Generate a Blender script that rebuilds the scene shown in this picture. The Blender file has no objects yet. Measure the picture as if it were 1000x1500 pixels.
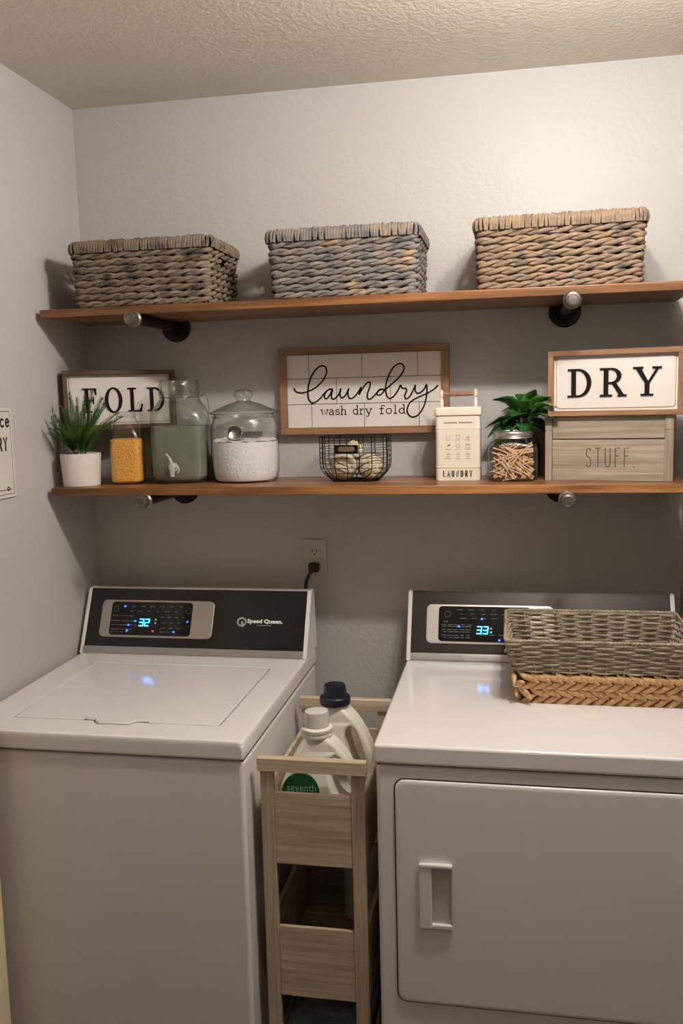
import bpy, bmesh, math, random
from mathutils import Vector, Matrix, Euler
random.seed(7)
PI = math.pi
sc = bpy.context.scene
C = sc.collection

# ------------------------------------------------------------------ camera
cam_d = bpy.data.cameras.new('camera'); cam = bpy.data.objects.new('camera', cam_d); C.objects.link(cam)
r_ = Vector((0.982603, 0.18408, -0.024613)); u_ = Vector((0.001046, 0.127042, 0.991897)); f_ = Vector((-0.185715, 0.974667, -0.124639))
M = Matrix.Identity(4)
for i in range(3):
    M[i][0] = r_[i]; M[i][1] = u_[i]; M[i][2] = -f_[i]
M.translation = Vector((1.20835, -2.46965, 1.60796))
cam.matrix_world = M
cam_d.sensor_fit = 'VERTICAL'; cam_d.sensor_height = 36.0; cam_d.lens = 36.0 * 1324.0 / 1500.0
cam_d.clip_start = 0.02
sc.camera = cam
# ------------------------------------------------------------------ world + light + exposure
w = bpy.data.worlds.new('world'); sc.world = w; w.use_nodes = True
w.node_tree.nodes['Background'].inputs[0].default_value = (0.9, 0.85, 0.8, 1); w.node_tree.nodes['Background'].inputs[1].default_value = 0.02
LAMP_W = 21.5
LAMP_COL = (1.0, 0.94, 0.89)
LAMPS = [(1.29, -0.98, 2.335), (1.43, -0.98, 2.335)]
for lp in LAMPS:
    ld = bpy.data.lights.new('bulb_light', 'POINT'); ld.energy = LAMP_W; ld.color = LAMP_COL; ld.shadow_soft_size = 0.03
    lo = bpy.data.objects.new('bulb_light', ld); lo.location = lp; C.objects.link(lo)
# added warm fill lamp behind the camera, stands for no known fixture
ld = bpy.data.lights.new('fill_light', 'AREA'); ld.shape = 'DISK'; ld.size = 0.35; ld.energy = 1.6; ld.color = (1.0, 0.84, 0.68)
lo = bpy.data.objects.new('fill_light', ld); lo.location = (0.8, -2.9, 2.36); C.objects.link(lo)
sc.view_settings.view_transform = 'Standard'; sc.view_settings.look = 'None'
sc.view_settings.exposure = 0.0; sc.view_settings.gamma = 1.0
try: sc.view_settings.use_curve_mapping = False
except Exception: pass
sc.cycles.transparent_max_bounces = 32
sc.cycles.max_bounces = 10

# ------------------------------------------------------------------ materials
def s2l(c):
    return tuple(((v / 255.0) / 12.92 if v / 255.0 <= 0.04045 else ((v / 255.0 + 0.055) / 1.055) ** 2.4) for v in c)
def newmat(name):
    m = bpy.data.materials.new(name); m.use_nodes = True
    nt = m.node_tree; b = nt.nodes['Principled BSDF']
    return m, nt, b
def coord(nt, scale=(1, 1, 1), rot=(0, 0, 0)):
    tc = nt.nodes.new('ShaderNodeTexCoord'); mp = nt.nodes.new('ShaderNodeMapping')
    mp.inputs['Scale'].default_value = scale; mp.inputs['Rotation'].default_value = rot
    nt.links.new(tc.outputs['Object'], mp.inputs['Vector'])
    return mp.outputs['Vector']
def noise(nt, vec, scale, detail=3, rough=0.5):
    n = nt.nodes.new('ShaderNodeTexNoise'); n.inputs['Scale'].default_value = scale
    n.inputs['Detail'].default_value = detail; n.inputs['Roughness'].default_value = rough
    nt.links.new(vec, n.inputs['Vector']); return n.outputs['Fac']
def ramp(nt, fac, stops):
    r = nt.nodes.new('ShaderNodeValToRGB'); e = r.color_ramp.elements
    while len(e) < len(stops): e.new(0.5)
    for k, (p, c) in enumerate(stops):
        e[k].position = p; e[k].color = (*c, 1)
    nt.links.new(fac, r.inputs['Fac']); return r.outputs['Color']
def bump(nt, fac, b, strength, dist):
    bn = nt.nodes.new('ShaderNodeBump'); bn.inputs['Strength'].default_value = strength; bn.inputs['Distance'].default_value = dist
    nt.links.new(fac, bn.inputs['Height']); nt.links.new(bn.outputs['Normal'], b.inputs['Normal'])
def plain(name, rgb, rough=0.5, metal=0.0, spec=0.5, vary=0.04, bumps=None, coat=0.0):
    m, nt, b = newmat(name); c = s2l(rgb)
    v = coord(nt)
    f = noise(nt, v, 14, 3)
    lo_ = tuple(max(0, x * (1 - vary)) for x in c); hi_ = tuple(min(1, x * (1 + vary)) for x in c)
    nt.links.new(ramp(nt, f, [(0.3, lo_), (0.7, hi_)]), b.inputs['Base Color'])
    b.inputs['Roughness'].default_value = rough; b.inputs['Metallic'].default_value = metal
    b.inputs['Specular IOR Level'].default_value = spec
    b.inputs['Coat Weight'].default_value = coat
    if bumps:
        f2 = noise(nt, v, bumps[0], 2); bump(nt, f2, b, bumps[1], bumps[2])
    return m
def wood(name, dark, light, axis='x', scale=1.0, rough=0.45, mid=None, spec=0.5, strength=0.15):
    m, nt, b = newmat(name)
    s = {'x': (1.6, 22, 22), 'y': (22, 1.6, 22), 'z': (22, 22, 1.6)}[axis]
    v = coord(nt, tuple(k * scale for k in s))
    f = noise(nt, v, 1.6, 6, 0.62)
    v2 = coord(nt, tuple(k * scale for k in {'x': (3, 90, 90), 'y': (90, 3, 90), 'z': (90, 90, 3)}[axis]))
    g = noise(nt, v2, 1.5, 3, 0.7)
    mx = nt.nodes.new('ShaderNodeMath'); mx.operation = 'MULTIPLY_ADD'; mx.inputs[1].default_value = 0.45
    md = nt.nodes.new('ShaderNodeMath'); md.operation = 'MULTIPLY'; md.inputs[1].default_value = 0.6
    nt.links.new(f, md.inputs[0]); nt.links.new(g, mx.inputs[0]); nt.links.new(md.outputs[0], mx.inputs[2])
    d, l = s2l(dark), s2l(light); mi = s2l(mid) if mid else tuple((a + c) / 2 for a, c in zip(d, l))
    nt.links.new(ramp(nt, mx.outputs[0], [(0.36, d), (0.52, mi), (0.68, l)]), b.inputs['Base Color'])
    b.inputs['Roughness'].default_value = rough; b.inputs['Specular IOR Level'].default_value = spec
    bump(nt, g, b, strength, 0.0006)
    return m
def rope_mat(name, stops, scale=22, stretch=(1, 1, 1.4), rough=0.75, fine=260):
    m, nt, b = newmat(name)
    f = noise(nt, coord(nt, stretch), scale, 4, 0.6)
    nt.links.new(ramp(nt, f, [(p, s2l(c)) for p, c in stops]), b.inputs['Base Color'])
    b.inputs['Roughness'].default_value = rough; b.inputs['Specular IOR Level'].default_value = 0.25
    g = noise(nt, coord(nt, (1, 1, 2.5)), fine, 2); bump(nt, g, b, 0.5, 0.0012)
    return m
def glass_mat(name, tint=(0.97, 0.98, 0.975), edge=(0.26, 0.32, 0.28), refl=0.8):
    # thin-walled clear glass: lets light straight through, darker towards grazing edges, Fresnel reflection
    m = bpy.data.materials.new(name); m.use_nodes = True; nt = m.node_tree; nt.nodes.clear()
    out = nt.nodes.new('ShaderNodeOutputMaterial'); mix = nt.nodes.new('ShaderNodeMixShader')
    tr = nt.nodes.new('ShaderNodeBsdfTransparent'); gl = nt.nodes.new('ShaderNodeBsdfGlossy'); gl.inputs['Roughness'].default_value = 0.025
    lw = nt.nodes.new('ShaderNodeLayerWeight'); lw.inputs['Blend'].default_value = 0.5
    col = ramp(nt, lw.outputs['Facing'], [(0.55, tint), (0.80, tuple(0.45 * x + 0.55 * y for x, y in zip(tint, edge))), (0.97, edge)])
    nt.links.new(col, tr.inputs['Color'])
    f = noise(nt, coord(nt), 9, 2); bn = nt.nodes.new('ShaderNodeBump'); bn.inputs['Strength'].default_value = 0.35; bn.inputs['Distance'].default_value = 0.004
    nt.links.new(f, bn.inputs['Height']); nt.links.new(bn.outputs['Normal'], gl.inputs['Normal'])
    pw_ = nt.nodes.new('ShaderNodeMath'); pw_.operation = 'POWER'; pw_.inputs[1].default_value = 4.5; nt.links.new(lw.outputs['Facing'], pw_.inputs[0])
    mu = nt.nodes.new('ShaderNodeMath'); mu.operation = 'MULTIPLY_ADD'; mu.inputs[1].default_value = refl; mu.inputs[2].default_value = 0.11
    nt.links.new(pw_.outputs[0], mu.inputs[0]); nt.links.new(mu.outputs[0], mix.inputs[0])
    nt.links.new(tr.outputs[0], mix.inputs[1]); nt.links.new(gl.outputs[0], mix.inputs[2]); nt.links.new(mix.outputs[0], out.inputs['Surface'])
    return m
def emit(name, rgb, strength):
    m, nt, b = newmat(name); c = s2l(rgb)
    b.inputs['Base Color'].default_value = (*c, 1); b.inputs['Emission Color'].default_value = (*c, 1); b.inputs['Emission Strength'].default_value = strength
    return m

def wall_mat(name, rgb, rough, spec, bs, bstr, bdist):
    m, nt, b = newmat(name); c = s2l(rgb); v = coord(nt)
    f = noise(nt, v, 2.5, 3)
    nt.links.new(ramp(nt, f, [(0.3, tuple(x * 0.975 for x in c)), (0.7, tuple(x * 1.02 for x in c))]), b.inputs['Base Color'])
    b.inputs['Roughness'].default_value = rough; b.inputs['Specular IOR Level'].default_value = spec
    n1 = noise(nt, v, bs, 3, 0.55); bump(nt, n1, b, bstr, bdist)
    return m
M_wall = wall_mat('grey_wall_paint', (187, 184, 180), 0.38, 0.16, 70, 0.5, 0.0035)
M_ceil = wall_mat('textured_ceiling_paint', (228, 219, 204), 0.85, 0.15, 95, 0.55, 0.004)
M_floor = wood('dark_floor_wood', (60, 44, 32), (112, 86, 62), 'y', 0.6, 0.4)
M_shelf = wood('stained_pine', (70, 46, 27), (180, 126, 76), 'x', 0.55, 0.33, (124, 82, 47))
M_frame = wood('walnut_frame_wood', (104, 74, 52), (164, 122, 88), 'x', 1.2, 0.6)
M_framez = wood('walnut_frame_wood_upright', (104, 74, 52), (164, 122, 88), 'z', 1.2, 0.6)
M_framed = wood('dark_frame_wood', (58, 36, 24), (104, 70, 46), 'x', 1.2, 0.6)
M_framedz = wood('dark_frame_wood_upright', (58, 36, 24), (104, 70, 46), 'z', 1.2, 0.6)
M_grey = wood('weathered_grey_wood', (126, 112, 96), (186, 172, 152), 'x', 1.0, 0.7, (156, 142, 124))
M_greyz = wood('weathered_grey_wood_upright', (126, 112, 96), (184, 168, 148), 'z', 1.0, 0.7, (156, 140, 122))
M_cart = wood('whitewashed_wood', (150, 130, 106), (214, 198, 176), 'x', 0.9, 0.6, (186, 168, 142))
M_cartz = wood('whitewashed_wood_upright', (150, 130, 106), (210, 192, 168), 'z', 0.9, 0.6, (182, 164, 138))
M_iron = plain('black_iron_pipe', (38, 36, 36), 0.42, 0.85, 0.5, 0.15, (60, 0.3, 0.001))
M_ironcap = plain('worn_iron_cap', (118, 112, 106), 0.38, 0.8, 0.5, 0.2, (90, 0.4, 0.001))
M_white = plain('white_enamel', (232, 228, 226), 0.10, 0, 0.5, 0.01, (7, 0.12, 0.004), 0.0)
M_seam = plain('dark_seam', (52, 46, 40), 0.6)
M_blackp = plain('black_console_film', (20, 19, 20), 0.22, 0, 0.5, 0.1)
M_darksteel = plain('dark_brushed_console', (58, 54, 52), 0.25, 0.6, 0.5, 0.05)
M_silver = plain('silver_trim', (176, 174, 172), 0.3, 0.75, 0.5, 0.03)
M_silverp = plain('satin_silver_plastic', (168, 160, 150), 0.35, 0.5, 0.5, 0.03)
M_glossblk = plain('glossy_black_touch_panel', (8, 8, 10), 0.08, 0, 0.5, 0.1)
M_print = plain('pale_grey_print', (120, 122, 126), 0.6)
M_printg = plain('dim_teal_print', (52, 92, 86), 0.6)
M_whitep = plain('white_logo_print', (226, 226, 224), 0.5)
M_greylogo = plain('grey_logo_print', (150, 146, 142), 0.5)
M_blue = emit('blue_led', (30, 70, 255), 7.0)
M_cyan = emit('cyan_led_digit', (40, 150, 255), 9.0)
M_red = emit('red_led', (230, 30, 60), 1.6)
M_ink = plain('black_sign_ink', (14, 11, 10), 0.7, 0, 0.2)
M_inkr = plain('brown_burnt_ink', (78, 58, 46), 0.8)
M_signw = plain('white_sign_board', (222, 214, 206), 0.45, 0, 0.4, 0.01)
M_groove = plain('dark_groove', (86, 76, 68), 0.8)
M_enam = plain('cream_enamel_tin', (230, 220, 204), 0.3, 0, 0.5, 0.01)
M_inkg = plain('grey_tin_print', (150, 142, 130), 0.6)
M_pot = plain('white_ceramic', (226, 218, 214), 0.35, 0, 0.5, 0.01)
M_soil = plain('dark_soil', (40, 32, 24), 0.9, 0, 0.2, 0.4, (120, 1, 0.004))
M_powder = plain('white_detergent_powder', (236, 234, 234), 0.9, 0, 0.2, 0.01, (140, 0.7, 0.003))
M_scoop = plain('brushed_scoop_steel', (150, 146, 140), 0.28, 1.0)
M_lidm = plain('zinc_lid', (168, 164, 158), 0.35, 0.9)
M_peg = wood('clothespin_wood', (186, 138, 98), (236, 200, 160), 'z', 1.5, 0.6)
M_wire = plain('black_wire', (22, 20, 20), 0.45, 0.5)
M_wool = plain('cream_wool', (226, 216, 184), 0.95, 0, 0.1, 0.06, (160, 1, 0.006))
M_woolb = plain('brown_wire_shadow', (96, 74, 50), 0.9)  # shade colour for the basket wires' shadows on the wool
M_brass = plain('antique_brass_plate', (122, 102, 74), 0.5, 0.4)
M_jug = plain('white_jug_plastic', (226, 220, 206), 0.35, 0, 0.4, 0.01)
M_jugcap = plain('clear_frosted_cap', (206, 204, 198), 0.25, 0, 0.5, 0.02)
M_navy = plain('navy_cap_plastic', (20, 24, 42), 0.35, 0, 0.5, 0.05)
M_green = plain('green_label_print', (18, 84, 46), 0.45)
M_cloth = plain('blue_grey_cloth', (150, 162, 168), 0.95, 0, 0.1, 0.2, (60, 0.6, 0.01))
M_outlet = plain('ivory_outlet_plastic', (190, 180, 168), 0.4)
M_slot = plain('dark_slot', (30, 26, 24), 0.6)
M_rubber = plain('black_rubber', (18, 17, 17), 0.5)
M_beige = plain('cream_trim_paint', (232, 214, 176), 0.4, 0, 0.4, 0.02)
M_paper = plain('aged_poster_paper', (206, 200, 190), 0.8, 0, 0.2, 0.05)
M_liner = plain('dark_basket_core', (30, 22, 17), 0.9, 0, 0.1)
ROPE_STOPS = [(0.30, (60, 54, 48)), (0.42, (104, 92, 80)), (0.52, (132, 112, 90)), (0.62, (112, 108, 104)), (0.74, (160, 136, 110))]
M_rope = rope_mat('grey_brown_water_hyacinth', ROPE_STOPS)
M_rope2 = rope_mat('blue_grey_water_hyacinth', [(0.28, (72, 74, 78)), (0.42, (108, 104, 102)), (0.55, (124, 116, 108)), (0.64, (142, 122, 102)), (0.78, (184, 152, 116))])
M_rope3 = rope_mat('tan_grey_water_hyacinth', [(0.28, (78, 70, 62)), (0.42, (118, 102, 86)), (0.55, (136, 114, 90)), (0.66, (108, 100, 92)), (0.78, (156, 130, 100))])
M_cord = rope_mat('grey_paper_cord', [(0.3, (136, 122, 104)), (0.7, (186, 170, 148))], 30)
M_braid = rope_mat('honey_seagrass_braid', [(0.3, (146, 110, 74)), (0.45, (206, 164, 116)), (0.62, (232, 194, 146)), (0.8, (176, 134, 92))], 30, (1, 1, 1), 0.6)
M_glass = glass_mat('clear_glass')
M_glassg = glass_mat('green_tinted_glass', (0.95, 0.97, 0.94), (0.26, 0.36, 0.27))
def liquid_mat():
    m = bpy.data.materials.new('cloudy_green_liquid'); m.use_nodes = True; nt = m.node_tree; nt.nodes.clear()
    out = nt.nodes.new('ShaderNodeOutputMaterial'); mix = nt.nodes.new('ShaderNodeMixShader'); mix.inputs[0].default_value = 0.62
    tr = nt.nodes.new('ShaderNodeBsdfTransparent'); tr.inputs['Color'].default_value = (*s2l((206, 212, 198)), 1)
    d = nt.nodes.new('ShaderNodeBsdfDiffuse')
    c = ramp(nt, noise(nt, coord(nt), 11, 3), [(0.35, s2l((138, 140, 126))), (0.7, s2l((164, 164, 150)))])
    nt.links.new(c, d.inputs['Color'])
    nt.links.new(tr.outputs[0], mix.inputs[1]); nt.links.new(d.outputs[0], mix.inputs[2]); nt.links.new(mix.outputs[0], out.inputs['Surface'])
    return m
M_liquid = liquid_mat()
def pellets_mat():
    m, nt, b = newmat('orange_scent_pellets')
    vo = nt.nodes.new('ShaderNodeTexVoronoi'); vo.inputs['Scale'].default_value = 330
    nt.links.new(coord(nt), vo.inputs['Vector'])
    c = ramp(nt, vo.outputs['Distance'], [(0.1, s2l((255, 206, 100))), (0.75, s2l((232, 150, 44)))])
    nt.links.new(c, b.inputs['Base Color']); b.inputs['Roughness'].default_value = 0.6
    inv = nt.nodes.new('ShaderNodeMath'); inv.operation = 'SUBTRACT'; inv.inputs[0].default_value = 1; nt.links.new(vo.outputs['Distance'], inv.inputs[1])
    bump(nt, inv.outputs[0], b, 0.8, 0.002)
    return m
M_pellet = pellets_mat()
def leaf_mat(name, dark, light, rough=0.35):
    m, nt, b = newmat(name)
    c = ramp(nt, noise(nt, coord(nt), 30, 3), [(0.3, s2l(dark)), (0.7, s2l(light))])
    nt.links.new(c, b.inputs['Base Color']); b.inputs['Roughness'].default_value = rough
    return m
M_fern = leaf_mat('fern_green', (34, 66, 20), (84, 124, 44), 0.6)
M_leaf = leaf_mat('glossy_leaf_green', (20, 62, 26), (48, 104, 40), 0.28)
M_leafl = leaf_mat('bright_leaf_green', (52, 112, 40), (92, 156, 66), 0.28)
M_stem = leaf_mat('stem_green', (70, 92, 50), (110, 130, 80), 0.5)

# ------------------------------------------------------------------ helpers
def obj(name, bm, mat, parent=None, smooth=40, loc=None):
    me = bpy.data.meshes.new(name)
    bmesh.ops.recalc_face_normals(bm, faces=bm.faces)
    bm.to_mesh(me); bm.free()
    me.materials.append(mat)
    if smooth:
        me.polygons.foreach_set('use_smooth', [True] * len(me.polygons))
        me.set_sharp_from_angle(angle=math.radians(smooth))
    o = bpy.data.objects.new(name, me); C.objects.link(o)
    if smooth and len(me.polygons) < 2500:
        wn = o.modifiers.new('weighted_normals', 'WEIGHTED_NORMAL'); wn.keep_sharp = True; wn.weight = 100
    if parent: o.parent = parent
    if loc is not None: o.location = loc
    return o
def tag(o, label, cat, group=None, kind=None):
    o['label'] = label; o['category'] = cat
    if group: o['group'] = group
    if kind: o['kind'] = kind
    return o
def thing(name, label, cat, loc=(0, 0, 0), rotz=0, group=None):
    o = bpy.data.objects.new(name, None); o.empty_display_size = 0.02; C.objects.link(o)
    o.location = loc; o.rotation_euler = (0, 0, rotz)
    return tag(o, label, cat, group)
def struct(name, bm, mat, parent=None):
    o = obj(name, bm, mat, parent, 30); o['kind'] = 'structure'; return o
def BM(): return bmesh.new()
def merge(bm, src, mat4=None):
    if mat4 is not None: bmesh.ops.transform(src, matrix=mat4, verts=src.verts)
    vm = {v: bm.verts.new(v.co) for v in src.verts}
    for f in src.faces:
        try: bm.faces.new([vm[v] for v in f.verts])
        except ValueError: pass
    src.free(); return bm
def box(bm, x0, x1, y0, y1, z0, z1, bev=0.0, seg=2, mat4=None):
    t = bmesh.new(); bmesh.ops.create_cube(t, size=1)
    bmesh.ops.transform(t, matrix=Matrix.Translation(((x0 + x1) / 2, (y0 + y1) / 2, (z0 + z1) / 2)) @ Matrix.Diagonal((abs(x1 - x0), abs(y1 - y0), abs(z1 - z0), 1)), verts=t.verts)
    if bev > 0: bmesh.ops.bevel(t, geom=list(t.edges), offset=bev, segments=seg, profile=0.5, affect='EDGES', clamp_overlap=True)
    return merge(bm, t, mat4)
def bx(*a, **k): return box(BM(), *a, **k)
def tube(bm, pts, r, n=8, closed=False, caps=True, mat4=None):
    t = bmesh.new(); P = [Vector(p) for p in pts]; N = len(P); rings = []
    up0 = None
    for i in range(N):
        if closed: tg = P[(i + 1) % N] - P[i - 1]
        else: tg = P[min(i + 1, N - 1)] - P[max(i - 1, 0)]
        if tg.length < 1e-9: tg = Vector((0, 0, 1))
        tg.normalize()
        if up0 is None:
            a = Vector((0, 0, 1)) if abs(tg.z) < 0.9 else Vector((1, 0, 0)); up0 = tg.cross(a).normalized()
        up0 = (up0 - tg * up0.dot(tg)); 
        if up0.length < 1e-6: up0 = tg.orthogonal()
        up0.normalize(); v2 = tg.cross(up0)
        rr = r[i] if isinstance(r, (list, tuple)) else r
        rings.append([t.verts.new(P[i] + (up0 * math.cos(2 * PI * k / n) + v2 * math.sin(2 * PI * k / n)) * rr) for k in range(n)])
    rng = range(N) if closed else range(N - 1)
    for i in rng:
        A, B = rings[i], rings[(i + 1) % N]
        for k in range(n):
            t.faces.new((A[k], A[(k + 1) % n], B[(k + 1) % n], B[k]))
    if caps and not closed:
        t.faces.new(rings[0][::-1]); t.faces.new(rings[-1])
    return merge(bm, t, mat4)
def lathe(bm, prof, n=40, c=(0, 0, 0), p=2.0, sx=1.0, sy=1.0, cap0=True, cap1=True, mat4=None, pf=None):
    """prof: (r,z[,p]) - p is the superellipse exponent of the section (2 = round)"""
    t = bmesh.new(); rings = []
    for q in prof:
        r, z = q[0], q[1]; pp = q[2] if len(q) > 2 else p; ring = []
        for k in range(n):
            a = 2 * PI * (k + 0.5) / n; ca, sa = math.cos(a), math.sin(a)
            s = 1.0 / ((abs(ca) ** pp + abs(sa) ** pp) ** (1.0 / pp))
            ax = sx if len(q) < 4 else q[3]; ay = sy if len(q) < 5 else q[4]
            ring.append(t.verts.new((c[0] + r * s * ca * ax, c[1] + r * s * sa * ay, c[2] + z)))
        rings.append(ring)
    for A, B in zip(rings, rings[1:]):
        for k in range(n): t.faces.new((A[k], A[(k + 1) % n], B[(k + 1) % n], B[k]))
    if cap0: t.faces.new(rings[0][::-1])
    if cap1: t.faces.new(rings[-1])
    return merge(bm, t, mat4)
def prism(bm, poly, d0, d1, mat4=None):
    """poly in local (x,z) plane, extruded along y from d0 to d1"""
    t = bmesh.new()
    A = [t.verts.new((x, d0, z)) for x, z in poly]; B = [t.verts.new((x, d1, z)) for x, z in poly]
    t.faces.new(A); t.faces.new(B[::-1]); n = len(poly)
    for i in range(n): t.faces.new((A[i], B[i], B[(i + 1) % n], A[(i + 1) % n]))
    return merge(bm, t, mat4)
def cr(pts, sub=6):
    """Catmull-Rom resample of a 2D/3D polyline"""
    P = [Vector(p) for p in pts]; out = []
    for i in range(len(P) - 1):
        p0, p1, p2, p3 = P[max(i - 1, 0)], P[i], P[i + 1], P[min(i + 2, len(P) - 1)]
        for k in range(sub):
            s = k / sub
            out.append(0.5 * ((2 * p1) + (p2 - p0) * s + (2 * p0 - 5 * p1 + 4 * p2 - p3) * s * s + (3 * p1 - p0 - 3 * p2 + p3) * s ** 3))
    out.append(P[-1]); return out
def ribbon(bm, pts, wd, y, th=0.0006, mat4=None):
    """flat ink stroke in the x,z plane (raised th towards -y)"""
    t = bmesh.new(); P = [Vector((p[0], p[1])) for p in pts]; L = []; Rr = []
    n = len(P)
    for i in range(n):
        tg = P[min(i + 1, n - 1)] - P[max(i - 1, 0)]
        if tg.length < 1e-9: tg = Vector((1, 0))
        tg.normalize(); nn = Vector((-tg.y, tg.x)) * (wd / 2)
        a, b = P[i] + nn, P[i] - nn
        if i == 0: a -= tg * wd * 0.3; b -= tg * wd * 0.3
        if i == n - 1: a += tg * wd * 0.3; b += tg * wd * 0.3
        L.append((t.verts.new((a.x, y, a.y)), t.verts.new((a.x, y - th, a.y)))); Rr.append((t.verts.new((b.x, y, b.y)), t.verts.new((b.x, y - th, b.y))))
    for i in range(n - 1):
        t.faces.new((L[i][1], L[i + 1][1], Rr[i + 1][1], Rr[i][1])); t.faces.new((L[i][0], L[i][1], L[i + 1][1], L[i + 1][0])); t.faces.new((Rr[i][0], Rr[i + 1][0], Rr[i + 1][1], Rr[i][1]))
    return merge(bm, t, mat4)
def font_bm(s, size, extr=0.0003, offset=0.0, shear=0.0, space=1.0):
    cu = bpy.data.curves.new('lettering', 'FONT'); cu.body = s; cu.size = size; cu.extrude = extr; cu.offset = offset; cu.shear = shear; cu.space_character = space
    cu.resolution_u = 3
    o = bpy.data.objects.new('lettering', cu); C.objects.link(o)
    dg = bpy.context.evaluated_depsgraph_get(); me = bpy.data.meshes.new_from_object(o.evaluated_get(dg))
    bm = bmesh.new(); bm.from_mesh(me)
    bpy.data.objects.remove(o); bpy.data.meshes.remove(me); bpy.data.curves.remove(cu)
    return bm     # in XY plane, facing +Z
def arc(cx, cz, rx, rz, a0, a1, n=14):
    return [(cx + rx * math.cos(math.radians(a0 + (a1 - a0) * i / n)), cz + rz * math.sin(math.radians(a0 + (a1 - a0) * i / n))) for i in range(n + 1)]
# thin stroke alphabet, unit cap height 1, baseline 0
def GL():
    g = {}
    g['w'] = (0.72, [[(0, .6), (.17, 0), (.36, .55), (.55, 0), (.72, .6)], [(-.06, .6), (.12, .6)], [(.6, .6), (.78, .6)]])
    g['a'] = (0.6, [arc(.28, .42, .2, .18, 150, 0) + [(.48, .06), (.6, .0)], arc(.26, .17, .22, .16, 60, 380)])
    g['s'] = (0.5, [arc(.25, .45, .2, .14, 20, 250, 10) + arc(.25, .16, .21, .15, 80, -160, 10)])
    g['h'] = (0.62, [[(.1, 0), (.1, 1)], arc(.3, .4, .2, .2, 180, 0) + [(.5, 0)], [(0, 1), (.1, 1)], [(0, 0), (.22, 0)], [(.4, 0), (.62, 0)]])
    g['d'] = (0.62, [[(.5, 1), (.5, 0), (.62, 0)], arc(.27, .3, .23, .3, 0, 360, 20), [(.38, 1), (.5, 1)]])
    g['r'] = (0.55, [[(.12, 0), (.12, .6)], arc(.32, .36, .2, .24, 170, 50), [(0, .6), (.12, .6)], [(0, 0), (.3, 0)]])
    g['y'] = (0.66, [[(.05, .6), (.33, 0)], [(.6, .6), (.25, -.25), (.05, -.25)], [(-.04, .6), (.16, .6)], [(.48, .6), (.68, .6)]])
    g['f'] = (0.5, [[(.2, 0), (.2, .75)] + arc(.36, .75, .16, .22, 180, 30, 8), [(.02, .6), (.42, .6)], [(.05, 0), (.38, 0)]])
    g['o'] = (0.56, [arc(.28, .3, .25, .3, 0, 360, 20)])
    g['l'] = (0.4, [[(.08, 1), (.2, 1), (.2, 0)], [(.04, 0), (.36, 0)]])
    g['c'] = (0.5, [arc(.28, .3, .24, .3, 45, 315, 16)])
    g['e'] = (0.52, [[(.05, .32), (.48, .32)] + arc(.27, .3, .23, .3, 5, 320, 16)])
    g['A'] = (0.5, [[(0, 0), (.25, 1), (.5, 0)], [(.09, .35), (.41, .35)]])
    g['D'] = (0.5, [[(.05, 0), (.05, 1), (.2, 1)] + arc(.2, .65, .25, .35, 90, 0, 6) + arc(.2, .35, .25, .35, 0, -90, 6) + [(.05, 0)]])
    g['F'] = (0.42, [[(.05, 0), (.05, 1), (.42, 1)], [(.05, .58), (.34, .58)]])
    g['L'] = (0.42, [[(.05, 1), (.05, 0), (.42, 0)]])
    g['N'] = (0.5, [[(.05, 0), (.05, 1), (.45, 0), (.45, 1)]])
    g['R'] = (0.5, [[(.05, 0), (.05, 1), (.22, 1)] + arc(.22, .76, .22, .24, 90, -90, 8) + [(.05, .52)], [(.22, .52), (.47, 0)]])
    g['S'] = (0.46, [arc(.24, .76, .19, .24, 30, 250, 10) + arc(.22, .26, .2, .26, 70, -150, 10)])
    g['T'] = (0.46, [[(0, 1), (.46, 1)], [(.23, 1), (.23, 0)]])
    g['U'] = (0.5, [[(.05, 1), (.05, .25)] + arc(.25, .25, .2, .25, 180, 360, 8) + [(.45, 1)]])
    g['Y'] = (0.5, [[(0, 1), (.25, .5), (.5, 1)], [(.25, .5), (.25, 0)]])
    g['.'] = (0.2, [[(.08, .0), (.08, .05)]])
    return g
GLY = GL()
def write(bm, s, x, z, h, wd, y, track=0.2, xs=1.0, th=0.0006, mat4=None):
    for ch in s:
        if ch == ' ': x += h * 0.45 * xs; continue
        wdt, st = GLY[ch]
        for pl in st: ribbon(bm, [(x + a * h * xs, z + b * h) for a, b in pl], wd, y, th, mat4)
        x += (wdt * xs + track) * h
    return x
def write_w(s, h, track, xs):
    x = 0
    for ch in s: x += h * 0.45 * xs if ch == ' ' else (GLY[ch][0] * xs + track) * h
    return x - track * h
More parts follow.
